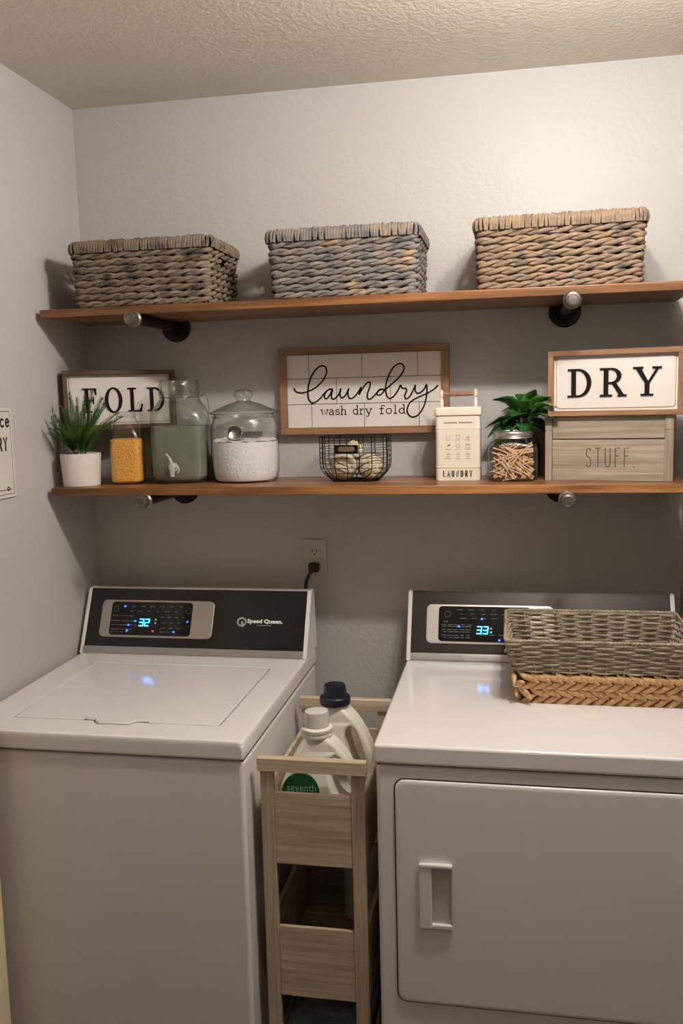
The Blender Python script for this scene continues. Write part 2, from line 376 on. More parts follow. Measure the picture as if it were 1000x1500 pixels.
# bold serif capitals (unit height 1) made of solid pieces
def serif(ch):
    def rect(a, b, c, d): return [(a, c), (b, c), (b, d), (a, d)]
    def ring(cx, cz, rx, rz, ix, iz, a0, a1, n=18):
        o = arc(cx, cz, rx, rz, a0, a1, n); i = arc(cx, cz, ix, iz, a0, a1, n)
        return [[o[k], o[k + 1], i[k + 1], i[k]] for k in range(n)]
    t = 0.065
    if ch == 'D': return 0.92, [rect(.14, .32, 0, 1), rect(0, .45, 0, t), rect(0, .45, 1 - t, 1)] + ring(.40, .5, .50, .5, .33, .5 - t, -90, 90)
    if ch == 'R': return 0.98, [rect(.14, .32, 0, 1), rect(0, .46, 0, t), rect(0, .42, 1 - t, 1), rect(.3, .48, .44, .44 + t), [(.42, .48), (.60, .48), (.92, .03), (.74, .03)], rect(.66, 1.0, 0, t)] + ring(.42, .72, .38, .28, .21, .28 - t, -90, 90)
    if ch == 'Y': return 1.0, [rect(.41, .59, 0, .47), rect(.27, .73, 0, t), [(.07, .96), (.27, .96), (.59, .42), (.43, .42)], [(.83, .96), (.93, .96), (.58, .42), (.48, .42)], rect(-.02, .36, 1 - t, 1), rect(.68, 1.02, 1 - t, 1)]
    if ch == 'F': return 0.76, [rect(.14, .32, 0, 1), rect(0, .46, 0, t), rect(0, .72, 1 - t, 1), [(.66, .72), (.73, .72), (.73, 1), (.60, .95)], rect(.3, .56, .47, .47 + t), rect(.53, .59, .35, .66)]
    if ch == 'O': return 0.90, ring(.45, .5, .45, .53, .27, .46, 0, 360, 32)
    if ch == 'L': return 0.78, [rect(.14, .32, 0, 1), rect(0, .46, 1 - t, 1), rect(0, .72, 0, t), [(.60, .05), (.70, 0), (.78, .32), (.72, .32)]]
def roundrect(hx, hy, rad, n=6):
    out = []
    for cx, cy, a in ((hx - rad, hy - rad, 0), (-hx + rad, hy - rad, 90), (-hx + rad, -hy + rad, 180), (hx - rad, -hy + rad, 270)):
        out += [(cx + rad * math.cos(math.radians(a + 90 * k / n)), cy + rad * math.sin(math.radians(a + 90 * k / n))) for k in range(n + 1)]
    return out
def perim(hx, hy, rad, step):
    """evenly resampled closed rounded rectangle: list of (pos2, normal2)"""
    P = [Vector(q) for q in roundrect(hx, hy, rad, 8)]; P.append(P[0]); L = [0]
    for a, b in zip(P, P[1:]): L.append(L[-1] + (b - a).length)
    N = max(12, int(round(L[-1] / step))); out = []; j = 0
    for k in range(N):
        s = L[-1] * k / N
        while L[j + 1] < s: j += 1
        t = (s - L[j]) / max(1e-9, L[j + 1] - L[j]); q = P[j].lerp(P[j + 1], t); d = (P[j + 1] - P[j]).normalized()
        out.append((q, Vector((d.y, -d.x)), d, s))
    return out, L[-1]

# ------------------------------------------------------------------ room
RX = 1.645; H = 2.428
struct('floor', bx(-0.1, RX + 0.1, -4.1, 0.1, -0.1, 0.0), M_floor)
struct('ceiling', bx(-0.1, RX + 0.1, -4.1, 0.1, H, H + 0.1), M_ceil)
struct('wall_back', bx(-0.1, RX + 0.1, 0.0, 0.1, 0, H), M_wall)
struct('wall_left', bx(-0.1, 0.0, -4.1, 0.0, 0, H), M_wall)
struct('wall_right', bx(RX, RX + 0.1, -4.1, 0.0, 0, H), M_wall)
struct('wall_front', bx(-0.1, RX + 0.1, -4.1, -4.0, 0, H), M_wall)
tr = BM()
box(tr, 0.0, 0.121, -0.92, -0.80, 0, 2.06, 0.004, 2)
box(tr, 0.0, 0.135, -0.90, -0.84, 0, 2.06, 0.004, 2)
t1 = struct('trim_1', tr, M_beige)

t = thing('ceiling_light', 'flush two-bulb ceiling light above the dryer', 'ceiling light', (1.36, -0.98, H))
obj('base_plate', lathe(BM(), [(0.15, 0), (0.15, -0.012), (0.13, -0.028)], 40), M_white, t)
for dx in (-0.07, 0.07): obj('bulb_socket', lathe(BM(), [(0.02, -0.026), (0.022, -0.06)], 20, (dx, 0, 0)), M_white, t)

# ------------------------------------------------------------------ shelves and pipe brackets
SU, SL = 1.852, 1.3925
for z, lab in ((SU, 'upper stained wooden plank shelf carrying the three large woven baskets'), (SL, 'lower stained wooden plank shelf carrying jars, plants and signs')):
    o = obj('wall_shelf', bx(0.016, 1.617, -0.285, 0.0, z - 0.0205, z, bev=0.002, seg=2), M_shelf)
    tag(o, lab, 'shelf', 'stained wooden wall shelves')
def bracket(x, z, lab):
    t = thing('pipe_bracket', lab, 'shelf bracket', (x, 0, z), 0, 'black iron pipe shelf brackets')
    R = Matrix.Rotation(PI / 2, 4, 'X')      # local z -> -y
    obj('flange', lathe(BM(), [(0.041, 0), (0.041, 0.007), (0.037, 0.010), (0.024, 0.011), (0.021, 0.016), (0.021, 0.026), (0.018, 0.028)], 36, mat4=R), M_iron, t)
    obj('pipe', lathe(BM(), [(0.0133, 0.0), (0.0133, 0.30)], 24, mat4=R), M_iron, t)
    obj('end_cap', lathe(BM(), [(0.0165, 0.290), (0.0205, 0.292), (0.0208, 0.300), (0.0170, 0.304), (0.0170, 0.322), (0.0155, 0.326), (0.011, 0.328), (0.010, 0.3265), (0.003, 0.327)], 32, mat4=R), M_ironcap, t)
for x, z, lab in ((0.277, SU - 0.0205 - 0.0135, 'black iron pipe bracket under the upper shelf, below the left basket'),
                  (1.343, SU - 0.0205 - 0.0135, 'black iron pipe bracket under the upper shelf, below the right basket'),
                  (0.281, SL - 0.0205 - 0.0135, 'black iron pipe bracket under the lower shelf, below the orange bottle'),
                  (1.335, SL - 0.0205 - 0.0135, 'black iron pipe bracket under the lower shelf, below the grey crate')):
    bracket(x, z, lab)

# ------------------------------------------------------------------ three big woven baskets
def rope_row(hx, hy, rad, z, mat, parent, pitch=0.052, ph=0.0, gaps=None, so=0.0040, sr=0.0057, hgt=1.15):
    P, L = perim(hx, hy, rad, 0.0058); nt_ = round(L / pitch); bm = BM()
    for k in range(2):
        run = []; runs = []
        for q, n, d, s in P:
            a = 2 * PI * s * nt_ / L + k * PI + ph
            wob = 0.0006 * math.sin(s * 61 + z * 300)
            p3 = Vector((q.x, q.y, z)) + Vector((n.x, n.y, 0)) * (so * math.cos(a)) + Vector((0, 0, 1)) * (so * math.sin(a) * hgt + wob)
            if gaps and abs(q.x) > hx - 0.02 and abs(q.y) < gaps:
                if run: runs.append(run); run = []
                continue
            run.append(p3)
        if gaps:
            if run: runs.append(run)
            if len(runs) > 1 and runs[0][0].y * runs[-1][-1].y >= 0 and (runs[0][0] - runs[-1][-1]).length < 0.02:
                runs[0] = runs[-1] + runs[0]; runs.pop()
            for r in runs: tube(bm, r, sr, 6)
        else: tube(bm, run, sr, 6, closed=True)
    return obj('woven_row', bm, mat, parent, 60)
def big_basket(x0, x1, lab, mat, ph, rz=0.0):
    hx = (x1 - x0) / 2; hy = 0.125; hgt = 0.168
    t = thing('woven_basket', lab, 'basket', ((x0 + x1) / 2, -0.148, SU), rz, 'water hyacinth baskets on the upper shelf')
    bm = BM(); a, b = hx - 0.013, hy - 0.013
    box(bm, -a, a, -b, -b + 0.004, 0.002, 0.150); box(bm, -a, a, b - 0.004, b, 0.002, 0.150); box(bm, -a, a, -b, b, 0.0, 0.004)
    for s in (-1, 1):
        xa, xb = sorted((s * a, s * (a - 0.004)))
        box(bm, xa, xb, -b, b, 0.002, 0.104); box(bm, xa, xb, -b, -0.034, 0.104, 0.150); box(bm, xa, xb, 0.034, b, 0.104, 0.150)
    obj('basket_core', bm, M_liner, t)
    for k in range(8):
        z = 0.0095 + k * 0.0172
        taper = 0.0012 * (k - 7)
        rope_row(hx - 0.008 + taper * 0.5, hy - 0.008 + taper * 0.5, 0.012, z, mat, t, 0.082 + 0.010 * random.random(), ph + k * 1.7, 0.032 if k in (6,) else None)
    P, L = perim(hx - 0.006, hy - 0.006, 0.014, 0.0074); bm = BM()
    for q, n, d, s in P:
        n3 = Vector((n.x, n.y, 0)); d3 = Vector((d.x, d.y, 0)); c = Vector((q.x, q.y, 0)); tl = random.uniform(-0.003, 0.003); rr = random.uniform(0.0036, 0.0047); top = random.uniform(-0.0015, 0.0015)
        pts = [c + n3 * 0.006 + d3 * tl + Vector((0, 0, 0.1375)), c + n3 * 0.0085 + d3 * tl * 0.6 + Vector((0, 0, 0.147)), c + n3 * 0.007 + Vector((0, 0, 0.158)), c + n3 * 0.001 - d3 * tl * 0.3 + Vector((0, 0, 0.1645 + top)),
               c - n3 * 0.006 - d3 * tl * 0.6 + Vector((0, 0, 0.160)), c - n3 * 0.008 - d3 * tl + Vector((0, 0, 0.142))]
        tube(bm, pts, rr, 6)
    o = obj('rim_wrap', bm, mat, t, 60); o['kind'] = 'stuff'
    return t
big_basket(0.098, 0.476, 'left woven basket on upper shelf, in the corner by the left wall', M_rope, 0.3)
big_basket(0.618, 0.992, 'middle woven basket on upper shelf, blue-grey weave with orange-tan flecks', M_rope2, 1.4)
big_basket(1.124, 1.512, 'right woven basket on upper shelf, the lightest tan of the three', M_rope3, 2.2, math.radians(-1.5))

# ------------------------------------------------------------------ framed signs
def frame_parts(t, W, Hh, fw, th, mx, mz, back=True, top_in=0.0):
    """frame pieces in local x,z with front at y=-th; panel recessed"""
    obj('frame_rail', bx(0, W, -th, 0, Hh - fw, Hh, bev=0.0008, seg=1), mx, t)
    obj('frame_rail', bx(0, W, -th, 0, 0, fw, bev=0.0008, seg=1), mx, t)
    obj('frame_stile', bx(0, fw, -th, 0, fw, Hh - fw, bev=0.0008, seg=1), mz, t)
    obj('frame_stile', bx(W - fw, W, -th, 0, fw, Hh - fw, bev=0.0008, seg=1), mz, t)
def enamel_panel(t, W, Hh, fw):
    bm = BM(); x0, x1, z0, z1 = fw, W - fw, fw, Hh - fw
    box(bm, x0, x1, -0.008, -0.004, z0, z1)
    # embossed raised field with rounded corners
    cx, cz = W / 2, Hh / 2
    outer = roundrect((x1 - x0) / 2 - 0.004, (z1 - z0) / 2 - 0.004, 0.010)
    inner = roundrect((x1 - x0) / 2 - 0.0065, (z1 - z0) / 2 - 0.0065, 0.008)
    t2 = bmesh.new(); A = [t2.verts.new((cx + a, -0.008, cz + b)) for a, b in outer]; B = [t2.verts.new((cx + a, -0.0105, cz + b)) for a, b in inner]
    for i in range(len(A)): t2.faces.new((A[i], A[(i + 1) % len(A)], B[(i + 1) % len(A)], B[i]))
    t2.faces.new(B); merge(bm, t2)
    obj('sign_panel', bm, M_signw, t)
def letters(t, s, xs, z0, h, y, th=0.003, k=1.0):
    for ch, x in zip(s, xs):
        wd, polys = serif(ch); bm = BM()
        for i, pl in enumerate(polys): prism(bm, [(x + a * h * k, z0 + b * h) for a, b in pl], y, y - th - i * 0.00001)
        obj('letter', bm, M_ink, t, 0)
CR = math.radians(-11.5)
SD = thing('framed_sign', 'wood framed white sign reading DRY, standing on the grey crate', 'sign', (1.2985, -0.155, 1.551), math.radians(-11.5), 'framed wall signs')
frame_parts(SD, 0.312, 0.158, 0.013, 0.022, M_frame, M_framez); enamel_panel(SD, 0.312, 0.158, 0.013)
letters(SD, 'DRY', (0.046, 0.122, 0.199), 0.046, 0.068, -0.0105, 0.003, 0.92)
af = math.atan2(0.16, 0.257)
SF = thing('framed_sign', 'dark wood framed white sign reading FOLD, in the left corner', 'sign', (0.0085, -0.176, 1.540), af, 'framed wall signs')
frame_parts(SF, 0.303, 0.160, 0.012, 0.026, M_framed, M_framedz); enamel_panel(SF, 0.303, 0.160, 0.012)
letters(SF, 'FOLD', (0.050, 0.110, 0.172, 0.226), 0.046, 0.066, -0.0105, 0.003, 0.80)
# laundry sign on the wall
SLn = thing('framed_sign', 'wood framed white tile-look sign reading laundry wash dry fold', 'sign', (0.5785, -0.001, 1.5105), 0, 'framed wall signs')
W, Hh, fw = 0.4645, 0.2365, 0.0185
frame_parts(SLn, W, Hh, fw, 0.029, M_frame, M_framez)
obj('sign_backing', bx(fw - 0.004, W - fw + 0.004, -0.016, -0.012, fw - 0.004, Hh - fw + 0.004), M_groove, SLn)
iw, ih = W - 2 * fw, Hh - 2 * fw; zr = [0, 0.325, 0.675, 1.0]
cols = [[0, .160, .503, .853, 1], [0, .325, .672, 1], [0, .147, .493, .847, 1]]
g = 0.0009
for r in range(3):
    for a, b in zip(cols[r], cols[r][1:]):
        obj('sign_tile', bx(fw + a * iw + g, fw + b * iw - g, -0.0195, -0.015, fw + zr[r] * ih + g, fw + zr[r + 1] * ih - g), M_signw, SLn)
SC = [[(0.0390,0.1280),(0.0440,0.1190),(0.0600,0.1150),(0.0790,0.1190),(0.1000,0.1290),(0.1210,0.1480),(0.1310,0.1680),(0.1290,0.1830),(0.1170,0.1870),(0.1010,0.1770),(0.0870,0.1560),(0.0790,0.1290),(0.0780,0.1030),(0.0850,0.0890),(0.0960,0.0880),(0.1120,0.0990),(0.1240,0.1130),(0.1360,0.1220),(0.1460,0.1230)],
[(0.1460,0.1230),(0.1350,0.1220),(0.1250,0.1110),(0.1240,0.1010),(0.1300,0.0980),(0.1390,0.1080),(0.1470,0.1220),(0.1430,0.1050),(0.1470,0.0960),(0.1560,0.1000),(0.1650,0.1110),(0.1700,0.1250),(0.1670,0.1090),(0.1710,0.0990),(0.1800,0.1030),(0.1890,0.1170),(0.1920,0.1240),(0.1890,0.1090),(0.1940,0.0970),(0.2040,0.0990),(0.2150,0.1100),(0.2260,0.1260)],
[(0.2260,0.1260),(0.2220,0.1130),(0.2200,0.1070),(0.2290,0.1210),(0.2410,0.1360),(0.2510,0.1390),(0.2500,0.1270),(0.2430,0.1070),(0.2440,0.0950),(0.2530,0.0950),(0.2670,0.1080),(0.2780,0.1180),(0.2890,0.1190)],
[(0.2890,0.1190),(0.2780,0.1190),(0.2690,0.1100),(0.2720,0.1040),(0.2810,0.1060),(0.2920,0.1180),(0.3120,0.1340),(0.3330,0.1530),(0.3440,0.1720),(0.3400,0.1840),(0.3290,0.1860),(0.3130,0.1740),(0.3000,0.1500),(0.2930,0.1240),(0.2960,0.1020),(0.3040,0.0940),(0.3160,0.1010),(0.3270,0.1160),(0.3340,0.1290),(0.3380,0.1210),(0.3480,0.1200),(0.3500,0.1130),(0.3450,0.1010),(0.3480,0.0920),(0.3580,0.0980),(0.3680,0.1150),(0.3740,0.1280)],
[(0.3740,0.1280),(0.3730,0.1150),(0.3790,0.1060),(0.3890,0.1090),(0.3990,0.1190),(0.4030,0.1290),(0.4050,0.1190),(0.4030,0.0950),(0.3950,0.0690),(0.3810,0.0490),(0.3660,0.0430),(0.3540,0.0500),(0.3510,0.0650),(0.3600,0.0830),(0.3780,0.0940),(0.4040,0.1050),(0.4240,0.1160),(0.4340,0.1260)]]
bm = BM()
for s in SC: ribbon(bm, cr(s, 6), 0.0042, -0.0195, 0.0012)
obj('script_lettering', bm, M_ink, SLn, 0)
bm = BM()
for s, xa, xb in (('wash', .114, .184), ('dry', .202, .254), ('fold', .275, .346)):
    h = 0.0235; tr_ = 0.13; k = (xb - xa) / write_w(s, h, tr_, 1.0)
    write(bm, s, xa, 0.0535, h, 0.0024, -0.0195, tr_ * k, k, 0.001)
obj('small_lettering', bm, M_ink, SLn, 0)

# ------------------------------------------------------------------ grey crate
CT = thing('wooden_crate', 'weathered grey wooden crate lettered STUFF on the lower shelf', 'crate', (1.2885, -0.165, SL), CR)
CW, CD, CH = 0.300, 0.165, 0.1575
ph_ = 0.017
for x in (0, CW - ph_ - 0.003):
    wdt = ph_ if x == 0 else ph_ + 0.003
    obj('corner_post', bx(x, x + wdt, -0.001, 0.017, 0.0, CH - 0.0345, bev=0.0006, seg=1), M_greyz, CT)
    obj('corner_block', bx(x, x + wdt, -0.001, 0.017, CH - 0.034, CH, bev=0.0006, seg=1), M_greyz, CT)
x0, x1 = ph_ + 0.0003, CW - ph_ - 0.0033
obj('front_slat', bx(x0, x1, 0.003, 0.013, CH - 0.0545, CH, bev=0.0008, seg=1), M_grey, CT)
fs = obj('front_slat', bx(x0, x1, 0.003, 0.013, 0.018, CH - 0.0570, bev=0.0008, seg=1), M_grey, CT)
obj('bottom_rail', bx(x0, x1, 0.0005, 0.013, 0.0, 0.0195, bev=0.0008, seg=1), M_grey, CT)
bm = BM(); hh = 0.046; tx = 0.098; k = 0.62
write(bm, 'STUFF.', tx, 0.034, hh, 0.0021, 0.003, 0.20, k, 0.0006)
obj('lettering', bm, M_inkr, CT, 0)
for x in (0.001, CW - 0.011):
    b = BM(); box(b, x, x + 0.010, 0.0175, CD - 0.0105, 0, 0.088, 0.0006, 1); obj('side_slat', b, M_grey, CT)
    b = BM(); box(b, x, x + 0.010, 0.0175, 0.055, 0.088, 0.112); box(b, x, x + 0.010, 0.105, CD - 0.0105, 0.088, 0.112); box(b, x, x + 0.010, 0.0175, CD - 0.0105, 0.112, CH); obj('side_slat', b, M_grey, CT)
obj('back_panel', bx(0.001, CW - 0.001, CD - 0.010, CD, 0, CH), M_grey, CT)
obj('top_panel', bx(0.012, CW - 0.012, 0.0135, CD - 0.0105, CH - 0.008, CH - 0.0002), M_grey, CT)
# ------------------------------------------------------------------ potted fern
PF = thing('potted_fern', 'small feathery fern in a plain white round pot, left end of lower shelf', 'potted plant', (0.0735, -0.222, SL))
obj('pot', lathe(BM(), [(0.046, 0), (0.048, 0.002), (0.0535, 0.086), (0.0525, 0.0875), (0.0505, 0.086), (0.0495, 0.078), (0.0, 0.078)], 48, cap1=False), M_pot, PF)
obj('soil', lathe(BM(), [(0.049, 0.0782), (0.045, 0.081), (0.02, 0.083)], 32), M_soil, PF)
def frond(L, lean):
    bm = BM(); pts = []
    for i in range(9):
        s = i / 8; pts.append(Vector((lean * s * s * 0.6 * L + lean * 0.35 * s * L, 0, L * s * (1 - 0.15 * abs(lean) * s))))
    tube(bm, pts, [0.0012 * (1 - 0.7 * i / 8) for i in range(9)], 4)
    P = cr(pts, 3)
    for i, q in enumerate(P):
        if i < 4: continue
        s = i / len(P); ll = 0.026 * (1.05 - s) ** 0.5 + 0.008
        tg = (P[min(i + 1, len(P) - 1)] - P[i - 1]).normalized()
        for k in range(6):
            a = k * PI / 3 + i * 0.8
            d = (tg * 1.25 + Vector((math.cos(a), math.sin(a), 0)) * 0.75).normalized()
            side = d.cross(Vector((0.3, 0.5, 0.8))).normalized() * 0.0011
            e = q + d * ll; mid = q + d * ll * 0.5 + Vector((0, 0, 0.0008))
            v = [bm.verts.new(q), bm.verts.new(mid + side), bm.verts.new(e), bm.verts.new(mid - side)]
            bm.faces.new(v)
    return bm
fr_me = []
for L, ln in ((0.165, 0.55), (0.15, 0.9), (0.17, 0.2), (0.135, 1.15)):
    o = obj('frond', frond(L, ln), M_fern, None, 0); fr_me.append(o.data); bpy.data.objects.remove(o)
rnd = random.Random(4)
dirs = [(195, 0, .92), (180, 1, .85), (205, 1, .75), (170, 0, .72), (140, 0, .75), (90, 2, .8), (60, 0, .8), (30, 0, .86), (15, 1, .85), (350, 0, .98), (345, 3, .8), (5, 3, .9), (330, 1, .8), (300, 0, .85), (270, 2, .98), (255, 0, .85), (240, 1, .7), (225, 0, .8),
        (110, 2, .9), (20, 2, 1.0), (200, 2, .95), (280, 3, .75), (215, 3, .72), (320, 2, .92), (355, 0, .9), (265, 1, .72), (310, 3, .8), (188, 0, .7), (0, 2, .7), (45, 2, .65), (135, 2, .7), (225, 2, .72), (300, 2, .68), (330, 3, .6), (240, 3, .6), (285, 1, .65), (350, 1, .6)]
for a, k, s in dirs:
    o = bpy.data.objects.new('frond', fr_me[k]); C.objects.link(o); o.parent = PF
    aa = math.radians(a + rnd.uniform(-8, 8)); lean_in = 1.0
    if 120 < a < 240: s *= 0.78
    o.location = (0.012 * math.cos(aa), 0.012 * math.sin(aa), 0.078); o.rotation_euler = (0, 0, aa); o.scale = (s * 0.8 * lean_in, s * 0.8, s)

# ------------------------------------------------------------------ milk bottle with orange pellets
BT = thing('glass_bottle', 'square clear glass milk bottle of orange scent pellets', 'bottle', (0.1825, -0.165, SL), math.radians(14))
obj('glass_body', lathe(BM(), [(0.036, 0.0, 4.5), (0.043, 0.006, 5), (0.0445, 0.015, 4.5), (0.0445, 0.118, 4.5), (0.0440, 0.128, 4), (0.0425, 0.138, 3.5), (0.0395, 0.149, 3), (0.035, 0.160, 2.5), (0.030, 0.170, 2.2), (0.0265, 0.177, 2), (0.0255, 0.181, 2), (0.0275, 0.182, 2), (0.0285, 0.187, 2), (0.0275, 0.1935, 2), (0.0245, 0.1945, 2), (0.0235, 0.190, 2), (0.0225, 0.176, 2)], 48, cap1=False), M_glass, BT)
pel = lathe(BM(), [(0.034, 0.004, 4.5), (0.0405, 0.009, 5), (0.0420, 0.016, 4.5), (0.0420, 0.119, 4.5), (0.034, 0.1225, 4), (0.018, 0.1215, 2.5)], 48)
o = obj('scent_pellets', pel, M_pellet); o.location = BT.location; o.rotation_euler = BT.rotation_euler
tag(o, 'orange scent pellets filling the square milk bottle', 'pellets', kind='stuff')

# ------------------------------------------------------------------ drink dispenser jar
DJ = thing('drink_dispenser', 'large glass beverage dispenser jar with spigot and cloudy liquid', 'dispenser', (0.320, -0.118, SL), math.radians(12))
obj('glass_jar', lathe(BM(), [(0.060, 0.0, 4), (0.070, 0.006, 4.2), (0.0755, 0.020, 4.5), (0.0775, 0.08, 4.5), (0.0775, 0.165, 4.5), (0.075, 0.185, 4), (0.068, 0.203, 3.2), (0.058, 0.217, 2.4), (0.0535, 0.224, 2), (0.0525, 0.234, 2), (0.0560, 0.238, 2), (0.0560, 0.242, 2), (0.0530, 0.245, 2), (0.0530, 0.255, 2), (0.0555, 0.258, 2), (0.0555, 0.262, 2), (0.053, 0.265, 2), (0.053, 0.273, 2), (0.0505, 0.275, 2), (0.0495, 0.270, 2), (0.0495, 0.235, 2)], 56, cap1=False), M_glassg, DJ)
bm = BM(); tube(bm, [(0.054 * math.cos(a), 0.054 * math.sin(a), 0.229) for a in [2 * PI * k / 40 for k in range(40)]], 0.0012, 6, closed=True)
tube(bm, cr([(0.054, 0, 0.229), (0.070, -0.004, 0.236), (0.078, -0.010, 0.215), (0.080, -0.016, 0.190), (0.077, -0.02, 0.175)], 5), 0.0013, 6)
obj('wire_bail', bm, M_scoop, DJ)
bm = BM()
for k in range(5): tube(bm, cr([(-0.045 + 0.018 * k, -0.0785, 0.150 + 0.006 * (k % 2)), (-0.038 + 0.018 * k, -0.0785, 0.157), (-0.031 + 0.018 * k, -0.0785, 0.150)], 4), 0.0012, 5)
obj('embossed_pattern', bm, M_glassg, DJ)
liq = lathe(BM(), [(0.058, 0.006, 4), (0.067, 0.010, 4.2), (0.0730, 0.022, 4.5), (0.0748, 0.08, 4.5), (0.0748, 0.152, 4.5), (0.060, 0.1525, 4)], 48)
o = obj('cloudy_liquid', liq, M_liquid); o.location = DJ.location; o.rotation_euler = DJ.rotation_euler
tag(o, 'cloudy green-grey liquid inside the glass beverage dispenser', 'liquid', kind='stuff')
M_spig = plain('clear_acrylic_spigot', (205, 205, 198), 0.12, 0.3, 0.8, 0.05)
R = Matrix.Translation((-0.012, -0.0765, 0.045)) @ Matrix.Rotation(PI / 2, 4, 'X')
bm = BM(); lathe(bm, [(0.013, 0), (0.013, 0.004), (0.0065, 0.006), (0.0065, 0.030), (0.0045, 0.032)], 20, mat4=R)
tube(bm, [(-0.012, -0.100, 0.055), (-0.012, -0.102, 0.040), (-0.012, -0.102, 0.022)], [0.0062, 0.0066, 0.0055], 14)
sg = obj('spigot', bm, M_spig, DJ)
bm = BM(); tube(bm, cr([(-0.012, -0.100, 0.052), (-0.016, -0.101, 0.066), (-0.022, -0.104, 0.078), (-0.027, -0.106, 0.082)], 4), [0.004] * 6 + [0.003] * 7, 8)
tube(bm, cr([(-0.006, -0.102, 0.046), (0.003, -0.103, 0.047), (0.006, -0.103, 0.038), (0.001, -0.102, 0.031)], 4), 0.002, 6)
obj('spigot_lever', bm, M_spig, sg)

# ------------------------------------------------------------------ glass jar with powder
PJ = thing('glass_jar', 'round lidded glass jar of white powder with a metal scoop', 'jar', (0.4985, -0.112, SL))
obj('glass_body', lathe(BM(), [(0.080, 0.0), (0.086, 0.006), (0.0895, 0.02), (0.0915, 0.06), (0.0915, 0.135), (0.089, 0.155), (0.084, 0.164), (0.084, 0.170), (0.087, 0.172), (0.0865, 0.1765), (0.081, 0.1765), (0.080, 0.170)], 64, cap1=False), M_glass, PJ)
obj('glass_lid', lathe(BM(), [(0.078, 0.170), (0.080, 0.179), (0.090, 0.1815), (0.0925, 0.184), (0.091, 0.187), (0.070, 0.196), (0.045, 0.207), (0.026, 0.213), (0.018, 0.216), (0.017, 0.219), (0.024, 0.226), (0.0255, 0.233), (0.024, 0.240), (0.017, 0.2445), (0.006, 0.246)], 64, cap0=False), M_glass, PJ)
pm = BM(); rings = []; NN = 56
prof = [(0.078, 0.005), (0.083, 0.012), (0.0868, 0.03), (0.0885, 0.06), (0.0885, 0.108)]
lathe(pm, prof, NN, cap1=False)
t2 = bmesh.new(); vs = []; from mathutils import noise as mn
for j in range(9):
    r = 0.0885 * (1 - j / 8.0); ring = []
    for k in range(NN):
        a = 2 * PI * (k + .5) / NN; x, y = r * math.cos(a), r * math.sin(a)
        dz = 0.006 * mn.noise(Vector((x * 40, y * 40, 2))) + 0.004 * mn.noise(Vector((x * 110, y * 110, 5)))
        ring.append(t2.verts.new((x, y, 0.108 + (dz + 0.002 + 0.006 * (x / 0.09) ** 2 * (j > 0)) * (1 if j else 0.6))))
    vs.append(ring)
for A, B in zip(vs, vs[1:]):
    for k in range(NN): t2.faces.new((A[k], A[(k + 1) % NN], B[(k + 1) % NN], B[k]))
merge(pm, t2)
o = obj('detergent_powder', pm, M_powder); o.location = PJ.location
tag(o, 'white washing powder filling the round lidded glass jar', 'powder', kind='stuff')
SCP = thing('scoop', 'small metal scoop lying on the white powder in the jar', 'scoop', (0.482, -0.150, SL + 0.129), 0)
R = Matrix.Rotation(math.radians(68), 4, 'X') @ Matrix.Rotation(math.radians(18), 4, 'Y')
obj('bowl', lathe(BM(), [(0.008, -0.020), (0.017, -0.018), (0.020, -0.008), (0.0205, 0.010), (0.0195, 0.010), (0.019, -0.006), (0.015, -0.015), (0.004, -0.017)], 28, mat4=R), M_scoop, SCP)
obj('handle', bx(0.018, 0.078, -0.010, 0.006, -0.004, 0.001, bev=0.0015, seg=2, mat4=Matrix.Rotation(math.radians(62), 4, 'X')), M_scoop, SCP)

# ------------------------------------------------------------------ black wire basket with wool balls
WB = thing('wire_basket', 'small black wire basket holding cream wool balls', 'basket', (0.804, -0.128, SL))
def wsec(z):    # half extents at height z
    s = min(1, z / 0.045); k = math.sin(s * PI / 2)
    return 0.058 + 0.030 * k, 0.042 + 0.028 * k
zs = [0.0022, 0.012, 0.024, 0.037, 0.050, 0.063, 0.076, 0.089, 0.102, 0.117]
for i, z in enumerate(zs):
    hx, hy = wsec(z); P = roundrect(hx, hy, 0.030, 7)
    b = BM(); tube(b, [(x, y, z) for x, y in P], 0.0019 if i in (0, len(zs) - 1) else 0.0009, 6, closed=True); obj('wire_ring', b, M_wire, WB, 60)
for k in range(18):
    a0 = k / 18.0; pts = []
    for z in [0.001, 0.006, 0.015, 0.028, 0.045, 0.08, 0.119]:
        hx, hy = wsec(z); P, L = perim(hx, hy, 0.030, 0.004); q = P[int(a0 * len(P))][0]; pts.append((q.x, q.y, z))
    b = BM(); tube(b, cr(pts, 2), 0.0013, 5); obj('upright_wire', b, M_wire, WB, 60)
b = BM()
for y in (-0.03, -0.01, 0.01, 0.03): tube(b, [(-0.056, y, 0.0015), (0.056, y, 0.0015)], 0.0011, 5)
for x in (-0.04, -0.02, 0.0, 0.02, 0.04): tube(b, [(x, -0.04, 0.0022), (x, 0.04, 0.0022)], 0.0011, 5)
obj('bottom_grid', b, M_wire, WB, 60)
hb = BM(); prism(hb, [(x - 0.012, z + 0.086) for x, z in roundrect(0.031, 0.0115, 0.003)], -0.0745, -0.0715)
hd = obj('tag_holder', hb, M_wire, WB)
hb = BM(); prism(hb, [(x - 0.011, z + 0.087) for x, z in roundrect(0.0215, 0.0065, 0.0062)], -0.0760, -0.0745)
obj('brass_plate', hb, M_brass, hd)
